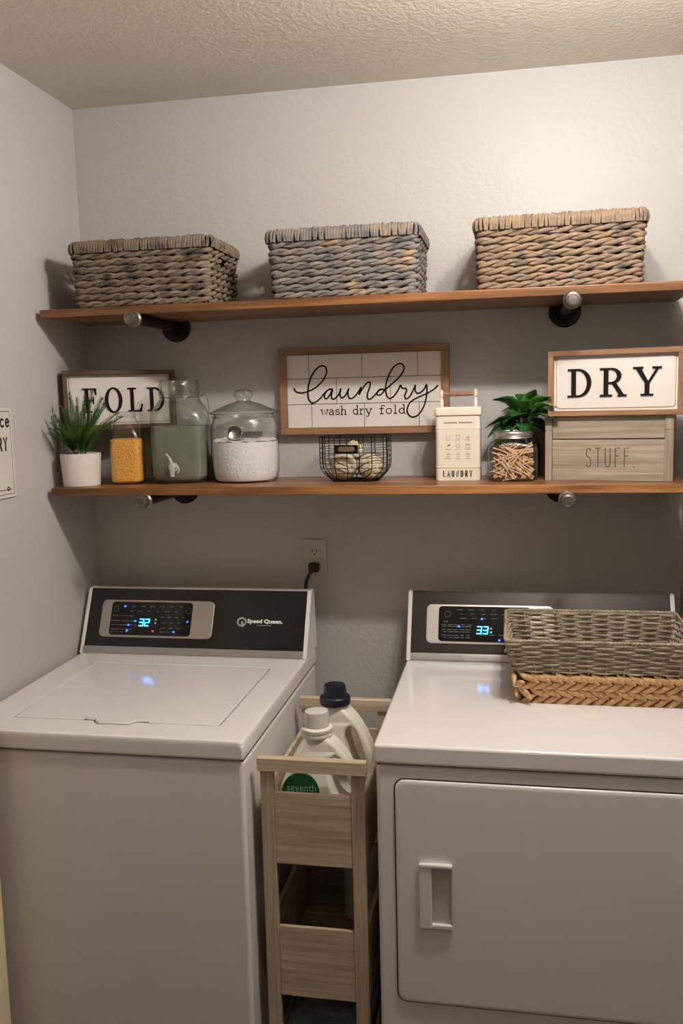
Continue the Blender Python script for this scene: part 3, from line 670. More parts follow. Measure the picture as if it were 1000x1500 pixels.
def ball(x, y, z, r, rx, rz, lab):
    t = thing('wool_ball', lab, 'wool ball', (x, y, z), rz, 'wool balls in the wire basket'); t.rotation_euler = (rx, 0.2, rz)
    bm = BM(); bmesh.ops.create_icosphere(bm, subdivisions=4, radius=r)
    for v in bm.verts:
        n = v.co.normalized(); v.co += n * (0.0016 * mn.noise(n * 5 + Vector((x * 50, 0, 0))) + 0.0011 * math.sin(n.z * 26 + 2 * mn.noise(n * 3)))
    obj('yarn', bm, M_wool, t, 80)
    for q in (-0.45, 0.1, 0.55):  # thin brown rings stand in for wire shadows falling on the ball
        rr = r * math.sqrt(1 - q * q) + 0.0006; b2 = BM()
        tube(b2, [(rr * math.cos(a), rr * math.sin(a), q * r + 0.002 * math.sin(2 * a)) for a in [2 * PI * k / 28 for k in range(28)]], 0.0011, 5, closed=True)
        obj('wire_shadow_line', b2, M_woolb, t, 60)
ball(0.775, -0.152, SL + 0.0395, 0.0345, 0.5, 0.4, 'cream wool ball at the left front of the wire basket')
ball(0.8445, -0.148, SL + 0.0385, 0.0330, -0.3, 1.4, 'cream wool ball at the right front of the wire basket')
ball(0.795, -0.103, SL + 0.0775, 0.0260, 1.3, 0.2, 'cream wool ball behind the brass tag of the wire basket')

# ------------------------------------------------------------------ cream laundry tin
TN = thing('laundry_tin', 'tall cream enamel tin reading LAUNDRY with wooden carry handle', 'tin', (1.0725, -0.112, SL))
def rr_loft(bm, secs, n=6):
    t = bmesh.new(); rings = []
    for hx, hy, rad, z in secs: rings.append([t.verts.new((x, y, z)) for x, y in roundrect(hx, hy, rad, n)])
    for A, B in zip(rings, rings[1:]):
        m = len(A)
        for k in range(m): t.faces.new((A[k], A[(k + 1) % m], B[(k + 1) % m], B[k]))
    t.faces.new(rings[0][::-1]); t.faces.new(rings[-1]); return merge(bm, t)
a, b_ = 0.0565, 0.045
S = [(a - .001, b_ - .001, .010, 0), (a, b_, .010, .002), (a, b_, .010, .030)]
for zc in (0.0345, 0.1335): S += [(a, b_, .010, zc - .003), (a + .0012, b_ + .0012, .010, zc), (a, b_, .010, zc + .003)]
S += [(a, b_, .010, .165)]
obj('tin_body', rr_loft(BM(), S), M_enam, TN)
obj('tin_lid', rr_loft(BM(), [(a + .0025, b_ + .0025, .011, .166), (a + .0035, b_ + .0035, .011, .168), (a + .0035, b_ + .0035, .011, .182), (a + .001, b_ + .001, .011, .186), (a - .002, b_ - .002, .011, .187)]), M_enam, TN)
for sx in (-1, 1):
    x = sx * 0.0435
    obj('handle_post', lathe(BM(), [(0.005, .187), (0.0052, .200), (0.0045, .205), (0.0025, .209), (0.0025, .212), (0.0045, .214), (0.005, .222), (0.0045, .229), (0.0015, .2315)], 18, (x, 0, 0)), M_enam, TN)
obj('wooden_grip', lathe(BM(), [(0.004, -.039), (0.0052, -.036), (0.0060, -.02), (0.0062, 0), (0.0060, .02), (0.0052, .036), (0.004, .039)], 20, mat4=Matrix.Translation((0, 0, .2195)) @ Matrix.Rotation(PI / 2, 4, 'Y')), M_framez, TN)
bm = BM(); h = 0.0145; s = 'LAUNDRY'; tr_ = 0.42; k = 0.72; wd = write_w(s, h, tr_, k)
write(bm, s, -wd / 2 - 0.001, 0.0105, h, 0.0026, -b_ - 0.0001, tr_, k, 0.0004); obj('lettering', bm, M_ink, TN, 0)
bm = BM(); rnd = random.Random(3); x = -0.034
while x < 0.034:
    wd = rnd.uniform(0.002, 0.0045)
    if rnd.random() > .18: ribbon(bm, [(x, 0.1475 + rnd.uniform(-.0006, .0006)), (x + wd, 0.1475)], 0.0032, -b_ - 0.0001, 0.0003)
    x += wd + 0.0013
obj('small_print', bm, M_inkg, TN, 0)
bm = BM(); yy = -b_ - 0.0001
for r in range(3):
    for c in range(3):
        cx, cz = -0.024 + c * 0.0245, 0.112 - r * 0.0235; wd = 0.0008
        if (r, c) == (0, 0): ribbon(bm, [(cx - .005, cz + .004), (cx - .004, cz - .003), (cx + .004, cz - .003), (cx + .005, cz + .004)], wd, yy)
        elif (r, c) in ((0, 1), (1, 2)):
            ribbon(bm, [(cx - .0045, cz + .0045), (cx + .0045, cz + .0045), (cx + .0045, cz - .0045), (cx - .0045, cz - .0045), (cx - .0045, cz + .0045)], wd, yy); ribbon(bm, [(cx - .004, cz + .003), (cx + .004, cz + .003)], wd, yy)
        elif (r, c) == (0, 2): ribbon(bm, [(cx - .005, cz - .002), (cx + .005, cz - .002), (cx + .003, cz + .002), (cx - .003, cz + .002)], wd, yy); ribbon(bm, [(cx - .004, cz - .004), (cx + .004, cz - .004)], wd, yy)
        elif (r, c) == (1, 0): ribbon(bm, [(cx - .001, cz + .001), (cx + .004, cz + .003)], 0.0042, yy)
        elif (r, c) == (1, 1): ribbon(bm, arc(cx, cz, .0045, .0045, 0, 360, 16), wd, yy)
        else:
            ribbon(bm, [(cx - .005, cz + .004), (cx + .005, cz + .004)], wd, yy); ribbon(bm, [(cx - .004, cz), (cx, cz + .0035), (cx + .004, cz)], wd, yy); ribbon(bm, [(cx - .004, cz - .0035), (cx + .004, cz - .0035)], wd, yy)
        xx = cx - .007
        while xx < cx + .006:
            w2 = rnd.uniform(.001, .0022); ribbon(bm, [(xx, cz - .0085), (xx + w2, cz - .0085)], 0.0012, yy, 0.0003); xx += w2 + .0008
obj('care_symbols', bm, M_inkg, TN, 0)

# ------------------------------------------------------------------ clothespin jar
CJ = thing('clothespin_jar', 'squat square glass jar with metal lid full of clothespins', 'jar', (1.2095, -0.158, SL))
obj('glass_body', lathe(BM(), [(0.050, 0, 5), (0.0585, 0.005, 5), (0.0615, 0.014, 5.5), (0.0615, 0.080, 5.5), (0.0585, 0.092, 4), (0.052, 0.100, 2.6), (0.0455, 0.1035, 2), (0.0455, 0.110, 2)], 56, cap1=False, sy=0.88), M_glass, CJ)
obj('metal_lid', lathe(BM(), [(0.0462, 0.107), (0.0485, 0.1075), (0.0475, 0.110), (0.0485, 0.1125), (0.0475, 0.115), (0.0480, 0.119), (0.0465, 0.123), (0.0440, 0.1245), (0.0430, 0.1225), (0.03, 0.1225)], 48), M_lidm, CJ)
bm = BM()     # one clothespin: two sprung wooden legs with notches
for s in (-1, 1):
    th = 0.0030
    prism(bm, [(s * 0.0006, 0.030), (s * 0.0048, 0.030), (s * 0.0050, 0.012), (s * 0.0042, 0.006), (s * 0.0056, -0.004), (s * 0.0074, -0.030), (s * 0.0050, -0.030), (s * 0.0014, 0.0), (s * 0.0030, 0.010), (s * 0.0022, 0.016), (s * 0.0006, 0.019)], -0.0050, 0.0050)
pin = obj('clothespin', bm, M_peg); pin.location = (0, 0, 0)
pd_ = pin.data; bpy.data.objects.remove(pin)
rnd = random.Random(11); spots = []
for lay in range(7):
    for j in range(7 if lay < 5 else 4):
        z = 0.010 + lay * 0.0118 + rnd.uniform(-.001, .001)
        front = j % 7 < 4
        x = rnd.uniform(-0.032, 0.032); y = rnd.uniform(-0.043, -0.030) if front else rnd.uniform(-0.02, 0.035)
        if lay >= 5: y = rnd.uniform(-0.035, 0.0)
        spots.append((x, y, z, rnd.uniform(0, PI), rnd.uniform(-0.55, 0.55)))
spots += [(0.035, -0.028, 0.074, 1.45, 0.2), (-0.005, -0.040, 0.072, 2.1, 0.0)]
for x, y, z, a, tl in spots:
    o = bpy.data.objects.new('clothespin', pd_); C.objects.link(o)
    # lie roughly in the x,z plane so that they read through the front; clamp inside the glass
    R3 = Matrix.Rotation(tl * 0.35, 4, 'Z') @ Matrix.Rotation(a if abs(math.cos(a)) < 0.62 or z < 0.03 else PI / 2 + (a - PI / 2) * 0.55, 4, 'Y')
    d = (R3 @ Vector((0, 0, 1)))
    ex, ez = abs(d.x) * 0.030 + 0.006, abs(d.z) * 0.030 + 0.005
    x = max(-0.0555 + ex, min(0.0555 - ex, x)); z = max(0.004 + ez, min(0.098 - ez, z))
    o.matrix_world = Matrix.Translation((CJ.location.x + x, CJ.location.y + y, SL + z)) @ R3
    tag(o, 'small wooden clothespin lying among the others inside the square jar', 'clothespin', 'clothespins in the square glass jar')

# ------------------------------------------------------------------ leafy plant behind
LP = thing('leafy_plant', 'broad-leaved dark green plant in a glass vase behind the clothespin jar', 'potted plant', (1.236, -0.055, SL))
obj('vase', lathe(BM(), [(0.036, 0), (0.042, 0.01), (0.045, 0.05), (0.042, 0.09), (0.034, 0.108), (0.036, 0.115), (0.034, 0.115), (0.032, 0.108)], 40, cap1=False), M_glassg, LP)
obj('soil', lathe(BM(), [(0.034, 0.002), (0.040, 0.01), (0.043, 0.05), (0.040, 0.085), (0.02, 0.088)], 32), M_soil, LP)
def leaf_mesh(L, Wd, curl, name='leaf'):
    bm = BM(); N = 9; rows = []
    for i in range(N + 1):
        s = i / N; wv = Wd * (math.sin(PI * s ** 0.8) ** 0.85) * 0.5 if 0 < i < N else 0.0004
        z = curl * (s ** 1.6) * -L * 0.5 + 0.12 * L * math.sin(PI * s)
        row = []
        for j in (-2, -1, 0, 1, 2):
            q = j / 2.0
            row.append(bm.verts.new((L * s, wv * q, z + abs(q) * wv * 0.30 + 0.0012 * math.sin(s * 26 + abs(q) * 2) * abs(q))))
        rows.append(row)
    for A, B in zip(rows, rows[1:]):
        for k in range(4): bm.faces.new((A[k], A[k + 1], B[k + 1], B[k]))
    return bm
lm = []
for L, Wd, cu, mt in ((0.085, 0.052, 0.4, M_leaf), (0.078, 0.048, 0.2, M_leafl), (0.095, 0.054, 0.6, M_leaf), (0.06, 0.038, 0.3, M_leaf)):
    o = obj('leaf', leaf_mesh(L, Wd, cu), mt, None, 60); md = o.modifiers.new('thickness', 'SOLIDIFY'); md.thickness = 0.0006
    dg = bpy.context.evaluated_depsgraph_get(); me = bpy.data.meshes.new_from_object(o.evaluated_get(dg)); lm.append(me); bpy.data.objects.remove(o)
# (azimuth, elevation, base x, base z, mesh, roll)
LV = [(200, 10, -.018, .150, 2, 20), (185, -12, -.02, .145, 0, -20), (215, -28, -.02, .140, 2, 10), (235, 5, -.01, .16, 0, 30), (170, 25, -.015, .175, 0, -25), (150, 40, -.01, .19, 0, 0), (195, 32, -.012, .185, 0, 25), (205, -5, -.026, .165, 3, 0),
      (265, 35, .012, .175, 1, 0), (285, 55, .016, .185, 1, 15), (250, 15, .0, .165, 0, -15), (300, 25, .02, .165, 0, 0), (20, 48, .015, .195, 0, 15), (60, 60, .01, .20, 0, 0), (120, 55, 0, .2, 0, 0),
      (335, 22, .025, .165, 1, -25), (350, 30, .022, .185, 0, -30), (345, -4, .02, .150, 2, 15), (320, -12, .018, .145, 0, 10), (275, -10, .0, .15, 0, 0), (235, -15, -.01, .15, 0, 0), (5, 12, .02, .165, 0, 0), (40, 20, .01, .17, 0, 0)]
LV += [(325, 14, .022, .182, 1, -10), (332, 6, .016, .168, 0, 10), (318, 30, .02, .19, 1, 0)]
for li, (az, el, bxx, bz, k, ro) in enumerate(LV):
    o = bpy.data.objects.new('leaf', lm[k]); C.objects.link(o); o.parent = LP
    fwd = -0.095 if li >= len(LV) - 3 else (-0.012 if 180 < az < 360 else 0.0)
    if 330 <= az and li < len(LV) - 3: bxx -= 0.02
    o.location = (bxx, fwd, bz - 0.012)
    o.rotation_euler = (Matrix.Rotation(math.radians(az), 3, 'Z') @ Matrix.Rotation(math.radians(-el), 3, 'Y') @ Matrix.Rotation(math.radians(ro), 3, 'X')).to_euler()
    o.scale = (0.9, 0.95, 0.9)
    if 0 <= az <= 180: o.scale = (0.5, 0.8, 0.7)
    b = BM(); tube(b, cr([(0, 0, 0.085), (bxx * .5, 0, 0.12), (bxx, o.location.y, bz - 0.011)], 3), 0.0014, 5); obj('stem', b, M_stem, LP, 60)

# ------------------------------------------------------------------ poster on the left wall
PO = thing('wall_poster', 'cream vintage paper sign with dark border on the left wall', 'poster', (0.0, -0.4325, 1.388))
obj('paper_board', bx(0.0003, 0.005, -0.32, 0.0, 0.0, 0.218, bev=0.0012, seg=1), M_paper, PO)
RW = Matrix.Rotation(-PI / 2, 4, 'Z')     # local x,z plane (facing -y) -> facing +x ... mirrored below
def toleft(bm_):  # strokes drawn in x,z facing -y ; map x->y, y->x
    for v in bm_.verts:
        x, y, z = v.co; v.co = (0.005 - y, x, z)
    return bm_
bm = BM(); ribbon(bm, [(-.31, .209), (-.011, .209), (-.011, .009), (-.31, .009)], 0.002, 0, 0.0003)
ribbon(bm, [(-.30, .020), (-.022, .020)], 0.0022, 0, 0.0003)
obj('printed_border', toleft(bm), M_groove, PO, 0)
bm = BM(); write(bm, 'ce', -.0535, .1725, .030, 0.005, 0, 0.25, 1.0, 0.0004); write(bm, 'RY', -.066, .115, .030, 0.0055, 0, 0.3, 0.9, 0.0004)
obj('lettering', toleft(bm), M_ink, PO, 0)
bm = BM()
for k in range(12): ribbon(bm, arc(-.036, .022, .004, .004, k * 30, k * 30 + 30, 2), 0.003, 0, 0.0004)
obj('printed_ornament', toleft(bm), M_ink, PO, 0)

# ------------------------------------------------------------------ outlet, cord, recessed box
OU = thing('wall_outlet', 'ivory duplex outlet on the back wall behind the washer', 'outlet', (0.6585, 0, 1.1585))
b = BM(); prism(b, roundrect(0.0345, 0.056, 0.003), -0.005, -0.0002); obj('cover_plate', b, M_outlet, OU)
for dz in (0.0205, -0.0205):
    b = BM(); prism(b, [(x, max(-.0135, min(.0135, z)) + dz) for x, z in roundrect(0.0165, 0.0165, 0.0163)], -0.0065, -0.0045); rc = obj('receptacle', b, M_outlet, OU)
    b = BM(); box(b, -.0075, -.005, -.0069, -.0060, dz, dz + .009); box(b, .0055, .0075, -.0069, -.0060, dz + .001, dz + .008); lathe(b, [(.0026, 0), (.0026, .0005)], 12, mat4=Matrix.Translation((0, -.0063, dz - .0065)) @ Matrix.Rotation(PI / 2, 4, 'X')); obj('slots', b, M_slot, rc)
PC = thing('power_cord', 'black power cord plugged into the outlet, dropping behind washer', 'power cord', (0.6585, -0.0065, 1.138))
obj('plug', bx(-0.014, 0.014, -0.026, -0.0007, -0.014, 0.012, bev=0.004, seg=2), M_rubber, PC)
b = BM(); tube(b, cr([(-0.004, -0.018, -0.010), (-0.014, -0.028, -0.025), (-0.0205, -0.031, -0.05), (-0.0215, -0.030, -0.11), (-0.018, -0.028, -0.30), (-0.012, -0.024, -0.60)], 8), 0.0047, 10); obj('cord', b, M_rubber, PC)
UB = thing('utility_box', 'pale beige recessed utility box cover low on the back wall', 'wall box', (0.4275, 0, 0.98))
b = BM(); prism(b, roundrect(0.1415, 0.109, 0.004), -0.006, -0.0002)
obj('cover_plate', b, M_outlet, UB)
b = BM(); prism(b, roundrect(0.115, 0.085, 0.004), -0.0075, -0.006); obj('access_door', b, plain('beige_box_door', (176, 166, 150), 0.5), UB)

# ------------------------------------------------------------------ laundry machines
DZ = 0.9166
def console(t, Wd, yb, yt, zt, digits, mat_face, dryer):
    """t: thing whose local origin is cabinet front-left-floor at world; geometry given in thing-local coords"""
    z0 = DZ + 0.0005; L = math.hypot(yt - yb, zt - z0); V = Vector((0, yt - yb, zt - z0)).normalized(); X = Vector((1, 0, 0)); Nn = X.cross(V)  # outward (-y,+z)
    if Nn.y > 0: Nn = -Nn
    F = Matrix.Identity(4)
    for i in range(3): F[i][0] = X[i]; F[i][1] = -Nn[i]; F[i][2] = V[i]
    F.translation = Vector((0, yb, z0))          # local: x along, y into console, z up the slope
    back = -0.062
    body = BM()
    t2 = bmesh.new(); prof = [(yb, z0), (yt, zt), (back, zt - 0.001), (back + 0.012, z0)]
    A = [t2.verts.new((0.004, y, z)) for y, z in prof]; B = [t2.verts.new((Wd - 0.004, y, z)) for y, z in prof]
    t2.faces.new(A); t2.faces.new(B[::-1])
    for i in range(4): t2.faces.new((A[i], B[i], B[(i + 1) % 4], A[(i + 1) % 4]))
    merge(body, t2)
    c = obj('console', body, M_white, t, 30)
    # end caps, a little proud
    for x in (0.0, Wd - 0.0105):
        t2 = bmesh.new(); pr = [(yb - .004, z0), (yt - .005, zt + .002), (back - .002, zt + .002), (back + .014, z0)]
        A = [t2.verts.new((x, y, z)) for y, z in pr]; B = [t2.verts.new((x + 0.0105, y, z)) for y, z in pr]
        t2.faces.new(A); t2.faces.new(B[::-1])
        for i in range(4): t2.faces.new((A[i], B[i], B[(i + 1) % 4], A[(i + 1) % 4]))
        bmesh.ops.bevel(t2, geom=list(t2.edges), offset=0.0022, segments=2, affect='EDGES'); obj('end_cap', merge(BM(), t2), M_white, c, 50)
    obj('control_fascia', bx(0.0106, Wd - 0.0106, -0.003, 0.0005, 0.022, L - 0.0005, bev=0.001, seg=1, mat4=F), mat_face, c)
    obj('silver_strip', bx(0.0106, Wd - 0.0106, -0.0050, 0.0005, 0.0030, 0.0215, bev=0.0015, seg=2, mat4=F), M_silver, c)
    bz = BM(); bxo = roundrect(0.1655, 0.0530, 0.013); cx = 0.2165; cz = 0.1005
    # bezel: rounded plate with raised edge
    t2 = bmesh.new(); lay = [(0.1655, .0530, .014, -0.0028), (0.1655, .0530, .014, -0.0060), (0.1635, .0510, .0125, -0.0072), (0.1600, .0480, .011, -0.0068)]
    rings = [[t2.verts.new((cx + a, yy, cz + b)) for a, b in roundrect(hx, hz, rd, 6)] for hx, hz, rd, yy in lay]
    for A, B in zip(rings, rings[1:]):
        for k in range(len(A)): t2.faces.new((A[k], A[(k + 1) % len(A)], B[(k + 1) % len(A)], B[k]))
    t2.faces.new(rings[-1]); merge(bz, t2, F)
    obj('panel_bezel', bz, M_silverp if not dryer else plain('pale_satin_bezel', (206, 200, 190), 0.28, 0.35), c, 50)
    tp = BM(); t2 = bmesh.new(); pcx, hx, hz = 0.2005, 0.1195, 0.0475
    if dryer: pcx, hx = 0.2025, 0.1195
    rings = [[t2.verts.new((pcx + a, yy, cz + b)) for a, b in roundrect(h1, h2, 0.010, 6)] for h1, h2, yy in ((hx, hz, -0.0060), (hx, hz, -0.0078), (hx - .0012, hz - .0012, -0.0084))]
    for A, B in zip(rings, rings[1:]):
        for k in range(len(A)): t2.faces.new((A[k], A[(k + 1) % len(A)], B[(k + 1) % len(A)], B[k]))
    t2.faces.new(rings[-1]); merge(tp, t2, F); obj('touch_panel', tp, M_glossblk, c, 0)
    Y = -0.0085; x_l = pcx - hx; z_b = cz - hz; PW, PH = 2 * hx, 2 * hz
    def pu(u, v): return x_l + u * PW, z_b + v * PH
    # digits (seven-segment)
    SEG = {'2': 'abged', '3': 'abgcd'}
    d = BM(); u0, v0 = pu(0.365 if not dryer else 0.42, 0.285 if not dryer else 0.235); dh = 0.0185; dw = 0.011
    for n_, ch in enumerate(digits):
        ox = u0 + n_ * 0.0165; sl = 0.12
        segs = {'a': ((0, dh), (dw, dh)), 'b': ((dw, dh), (dw, dh / 2)), 'c': ((dw, dh / 2), (dw, 0)), 'd': ((0, 0), (dw, 0)), 'e': ((0, 0), (0, dh / 2)), 'f': ((0, dh / 2), (0, dh)), 'g': ((0, dh / 2), (dw, dh / 2))}
        for s in SEG[ch]:
            (a, b), (e, f) = segs[s]; ribbon(d, [(ox + a + b * sl, v0 + b), (ox + e + f * sl, v0 + f)], 0.0028, Y, 0.0003)
    bmesh.ops.transform(d, matrix=F, verts=d.verts); obj('display_digits', d, M_cyan, c, 0)
    leds = ([(.165, .86), (.315, .42), (.235, .30), (.225, .13), (.80, .12), (.955, .43)] if not dryer else [(.255, .665), (.53, .73) if False else (.465, .665), (.205, .42), (.66, .08)])
    if dryer: leds = [(.475, .65), (.225, .425), (.665, .06)]
    for u, v in leds:
        x, z = pu(u, v); b = bx(x - .0026, x + .0026, Y - .0004, Y, z - .0022, z + .0022, mat4=F); obj('indicator_light', b, M_blue, c, 0)
    if not dryer:
        x, z = pu(.545, .13); obj('indicator_light', bx(x - .003, x + .003, Y - .0004, Y, z - .0022, z + .0022, mat4=F), M_red, c, 0)
    x, z = pu(.565, .42) if not dryer else pu(.575, .33)
    b = BM()
    for s in (1, -1):
        t2 = BM(); prism(t2, [(x - .0035, z + s * .003), (x + .0035, z + s * .003), (x, z + s * .0085)], Y, Y - .0003); merge(b, t2, F)
    obj('arrow_marks', b, M_whitep, c, 0)
    # small printed legends: short illegible dashes, arranged like the photo
    rn = random.Random(5 if dryer else 9); pr = BM(); pg = BM()
    if not dryer: rowsL = [(.86, .22, .92, 6), (.72, .2, .86, 6), (.58, .03, .30, 4), (.55, .6, .95, 4), (.42, .02, .3, 5), (.38, .62, .9, 3), (.30, .02, .34, 6), (.22, .62, .9, 3), (.17, .03, .42, 7), (.09, .03, .3, 5), (.11, .62, .78, 2)]
    else: rowsL = [(.90, .17, .8, 5), (.78, .2, .9, 6), (.66, .22, .9, 6), (.56, .03, .14, 1), (.47, .03, .38, 5), (.42, .05, .36, 5), (.33, .03, .36, 5), (.27, .05, .36, 5), (.17, .03, .36, 5), (.11, .05, .36, 5), (.2, .42, .75, 3)]
    for v, ua, ub, n_ in rowsL:
        for i in range(n_):
            u = ua + (ub - ua) * (i + 0.5) / n_
            if not dryer and .33 < u < .56 and .15 < v < .5: continue
            if dryer and .37 < u < .6 and .2 < v < .55: continue
            x, z = pu(u, v); n2 = rn.randint(3, 5); xx = x - n2 * .0016
            for q in range(n2):
                ribbon(pr if rn.random() > .25 else pg, [(xx, z), (xx + .0018, z)], 0.0016, Y, 0.0002); xx += .0031
    for (u, v) in ([(.06, .78), (.955, .75)] if not dryer else [(.10, .77)]):
        x, z = pu(u, v); ribbon(pg, arc(x, z, .0075, .0085, 0, 360, 14), 0.0012, Y, 0.0002)
    bmesh.ops.transform(pr, matrix=F, verts=pr.verts); bmesh.ops.transform(pg, matrix=F, verts=pg.verts)
    obj('printed_legend', pr, M_print, c, 0)['kind'] = 'stuff'; obj('printed_legend', pg, M_printg, c, 0)['kind'] = 'stuff'
    if not dryer:
        FT = F @ Matrix.Rotation(PI / 2, 4, 'X')
        lg = BM(); ribbon(lg, arc(.4635, .0985, .0115, .0105, 0, 360, 24), 0.0050, -0.0032, 0.0003); ribbon(lg, [(.4645, .098), (.4680, .0865)], 0.0062, -0.0032, 0.0005)
        bmesh.ops.transform(lg, matrix=F, verts=lg.verts); obj('round_emblem', lg, M_greylogo, c, 0)
        tx = font_bm('Speed Queen.', 0.0150, 0.0002, 0.00055, 0.0, 1.0)
        xs_ = [v.co.x for v in tx.verts]; sc_ = 0.100 / (max(xs_) - min(xs_))
        bmesh.ops.transform(tx, matrix=F @ Matrix.Translation((0.4790, -0.0034, 0.0960)) @ Matrix.Rotation(PI / 2, 4, 'X') @ Matrix.Diagonal((sc_, 1, 1, 1)), verts=tx.verts)
        obj('brand_lettering', tx, M_whitep, c, 0)
        b = BM(); x = 0.508
        while x < 0.548:
            ribbon(b, [(x, .0895), (x + .0022, .0895)], 0.0017, -0.0032, 0.0002); x += .0034
        bmesh.ops.transform(b, matrix=F, verts=b.verts); obj('small_print', b, M_greylogo, c, 0)
    return c
def machine(name, lab, X0, Wd, yf, yb, yt, zt, digits, face, dryer, cat):
    t = thing(name, lab, cat, (X0, 0, 0))
    # cabinet with rounded vertical edges
    cb = BM(); box(cb, 0.003, Wd - 0.003, yf + 0.006, -0.06, 0.012, DZ - 0.0455, 0.010, 3)
    obj('cabinet', cb, M_white, t, 40)
    sm = BM(); box(sm, 0.006, Wd - 0.006, yf + 0.014, -0.064, DZ - 0.048, DZ - 0.040); obj('seam_gap', sm, M_seam, t)
    for x in (0.04, Wd - 0.07):
        for y in (yf + 0.06, -0.13): obj('levelling_foot', lathe(BM(), [(0.018, 0.0), (0.02, 0.006), (0.012, 0.009), (0.012, 0.013)], 16, (x + .015, y, 0)), M_rubber, t)
    if not dryer:
        # top with a recessed lid opening built from four strips
        lx0, lx1, ly0, ly1 = 0.092, 0.573, -0.682, -0.262
        tp = BM(); box(tp, 0, Wd, yf, -0.058, DZ - 0.0415, DZ - 0.0075, 0.007, 3)
        obj('top_panel', tp, M_white, t, 40)
        # raised surround = top skin minus lid opening (built as a ring with bevelled rim)
        t2 = bmesh.new(); sec = [(DZ - 0.014, 0.0), (DZ - 0.005, 0.0), (DZ - 0.0012, 0.0022), (DZ, 0.0065), (DZ, 0.014)]
        def ring(inset, z, rad):
            hx, hy = Wd / 2 - inset, (-0.058 - yf) / 2 - inset
            return [t2.verts.new((Wd / 2 + a, (yf - 0.058) / 2 + b, z)) for a, b in roundrect(hx, hy, rad, 5)]
        R_ = [ring(i, z, 0.012) for z, i in sec]
        lcx, lcy, lhx, lhy = (lx0 + lx1) / 2, (ly0 + ly1) / 2, (lx1 - lx0) / 2, (ly1 - ly0) / 2
        for dd, z in ((0.012, DZ), (0.0, DZ), (-0.0012, DZ - 0.0012), (-0.0012, DZ - 0.008)):
            R_.append([t2.verts.new((lcx + a, lcy + b, z)) for a, b in roundrect(lhx + dd + .0040, lhy + dd + .0040, 0.010, 5)])
        for A, B in zip(R_, R_[1:]):
            for k in range(len(A)): t2.faces.new((A[k], A[(k + 1) % len(A)], B[(k + 1) % len(A)], B[k]))
        obj('top_surround', merge(BM(), t2), M_white, t, 40)
        ld_ = BM(); poly = []
        t2 = bmesh.new()
        def lid_ring(ins, z):
            pts = []
            for a, b in roundrect(lhx - .0012 - ins, lhy - .0012 - ins, 0.008, 5): pts.append((lcx + a, lcy + b))
            return [t2.verts.new((a, b, z)) for a, b in pts]
        R_ = [lid_ring(0, DZ - .0068), lid_ring(0, DZ - .001), lid_ring(.0022, DZ + .0006)]
        for A, B in zip(R_, R_[1:]):
            for k in range(len(A)): t2.faces.new((A[k], A[(k + 1) % len(A)], B[(k + 1) % len(A)], B[k]))
        t2.faces.new(R_[0][::-1]); t2.faces.new(R_[-1]); merge(ld_, t2)
        lid = obj('lid', ld_, M_white, t, 50)
        tb = BM(); t2 = bmesh.new()
        P2 = [(0.262, -0.679), (0.288, -0.684), (0.296, -0.697), (0.305, -0.7015), (0.367, -0.7015), (0.376, -0.697), (0.384, -0.684), (0.412, -0.679)]
        P2 = [(x, y) for x, y in P2]
        A = [t2.verts.new((x, y, DZ + 0.0002)) for x, y in P2]; B = [t2.verts.new((x, y + 0.0035, DZ + 0.0055)) for x, y in P2]
        for k in range(len(A) - 1): t2.faces.new((A[k], A[k + 1], B[k + 1], B[k]))
        t2.faces.new(B); merge(tb, t2); obj('lid_grip', tb, M_white, lid, 20)
        t2 = bmesh.new(); A = [t2.verts.new((x + (x - .337) * .02, y - .0028, DZ + 0.0004)) for x, y in P2]; B = [t2.verts.new((x, y, DZ + .0004)) for x, y in P2]
        for k in range(len(A) - 1): t2.faces.new((A[k], A[k + 1], B[k + 1], B[k]))
        obj('grip_shadow_gap', merge(BM(), t2), M_seam, lid, 0)
        # hinge-side dark gap line and groove liner
        gr = BM(); box(gr, lx0 - .0030, lx1 + .0030, ly0 - .0030, ly1 + .0030, DZ - .0074, DZ - .0068); obj('lid_groove', gr, M_seam, t)
    else:
        tp = BM(); box(tp, 0, Wd, yf, -0.058, DZ - 0.0415, DZ, 0.007, 3)
        obj('top_panel', tp, M_white, t, 40)
        dx0, dx1, dz0, dz1 = 0.0395, Wd - 0.0395, 0.359, 0.846
        def rrp(ins, y, rad): return [((dx0 + dx1) / 2 + a, y, (dz0 + dz1) / 2 + b) for a, b in roundrect((dx1 - dx0) / 2 - ins, (dz1 - dz0) / 2 - ins, rad, 6)]
        def loft(rs, cap=True, fill_front=True):
            t2 = bmesh.new(); R_ = [[t2.verts.new(p) for p in r] for r in rs]
            for A, B in zip(R_, R_[1:]):
                for k in range(len(A)): t2.faces.new((A[k], A[(k + 1) % len(A)], B[(k + 1) % len(A)], B[k]))
            t2.faces.new(R_[-1]); return merge(BM(), t2)
        obj('door_gap', loft([rrp(0, yf + .0062, .022), rrp(0, yf + .0052, .022)]), M_seam, t, 0)
        yF = yf + .006
        dr = obj('door', loft([rrp(.0028, yF, .020), rrp(.0028, yF - .003, .020), rrp(.0050, yF - .0055, .019), rrp(.012, yF - .006, .017)]), M_white, t, 50)
        # pull handle: raised surround, pocket open towards the right
        hx0, hx1, hz0, hz1 = 0.089, 0.157, 0.532, 0.674; yD = yF - .006
        pl = BM()
        box(pl, hx0, hx0 + .026, yD - .009, yD, hz0, hz1, .0035, 3)
        box(pl, hx0, hx1, yD - .011, yD, hz1 - .010, hz1, .0035, 3)
        box(pl, hx0 + .018, hx1, yD - .008, yD, hz0, hz0 + .012, .0035, 3)
        t2 = bmesh.new()      # sloping pocket lip
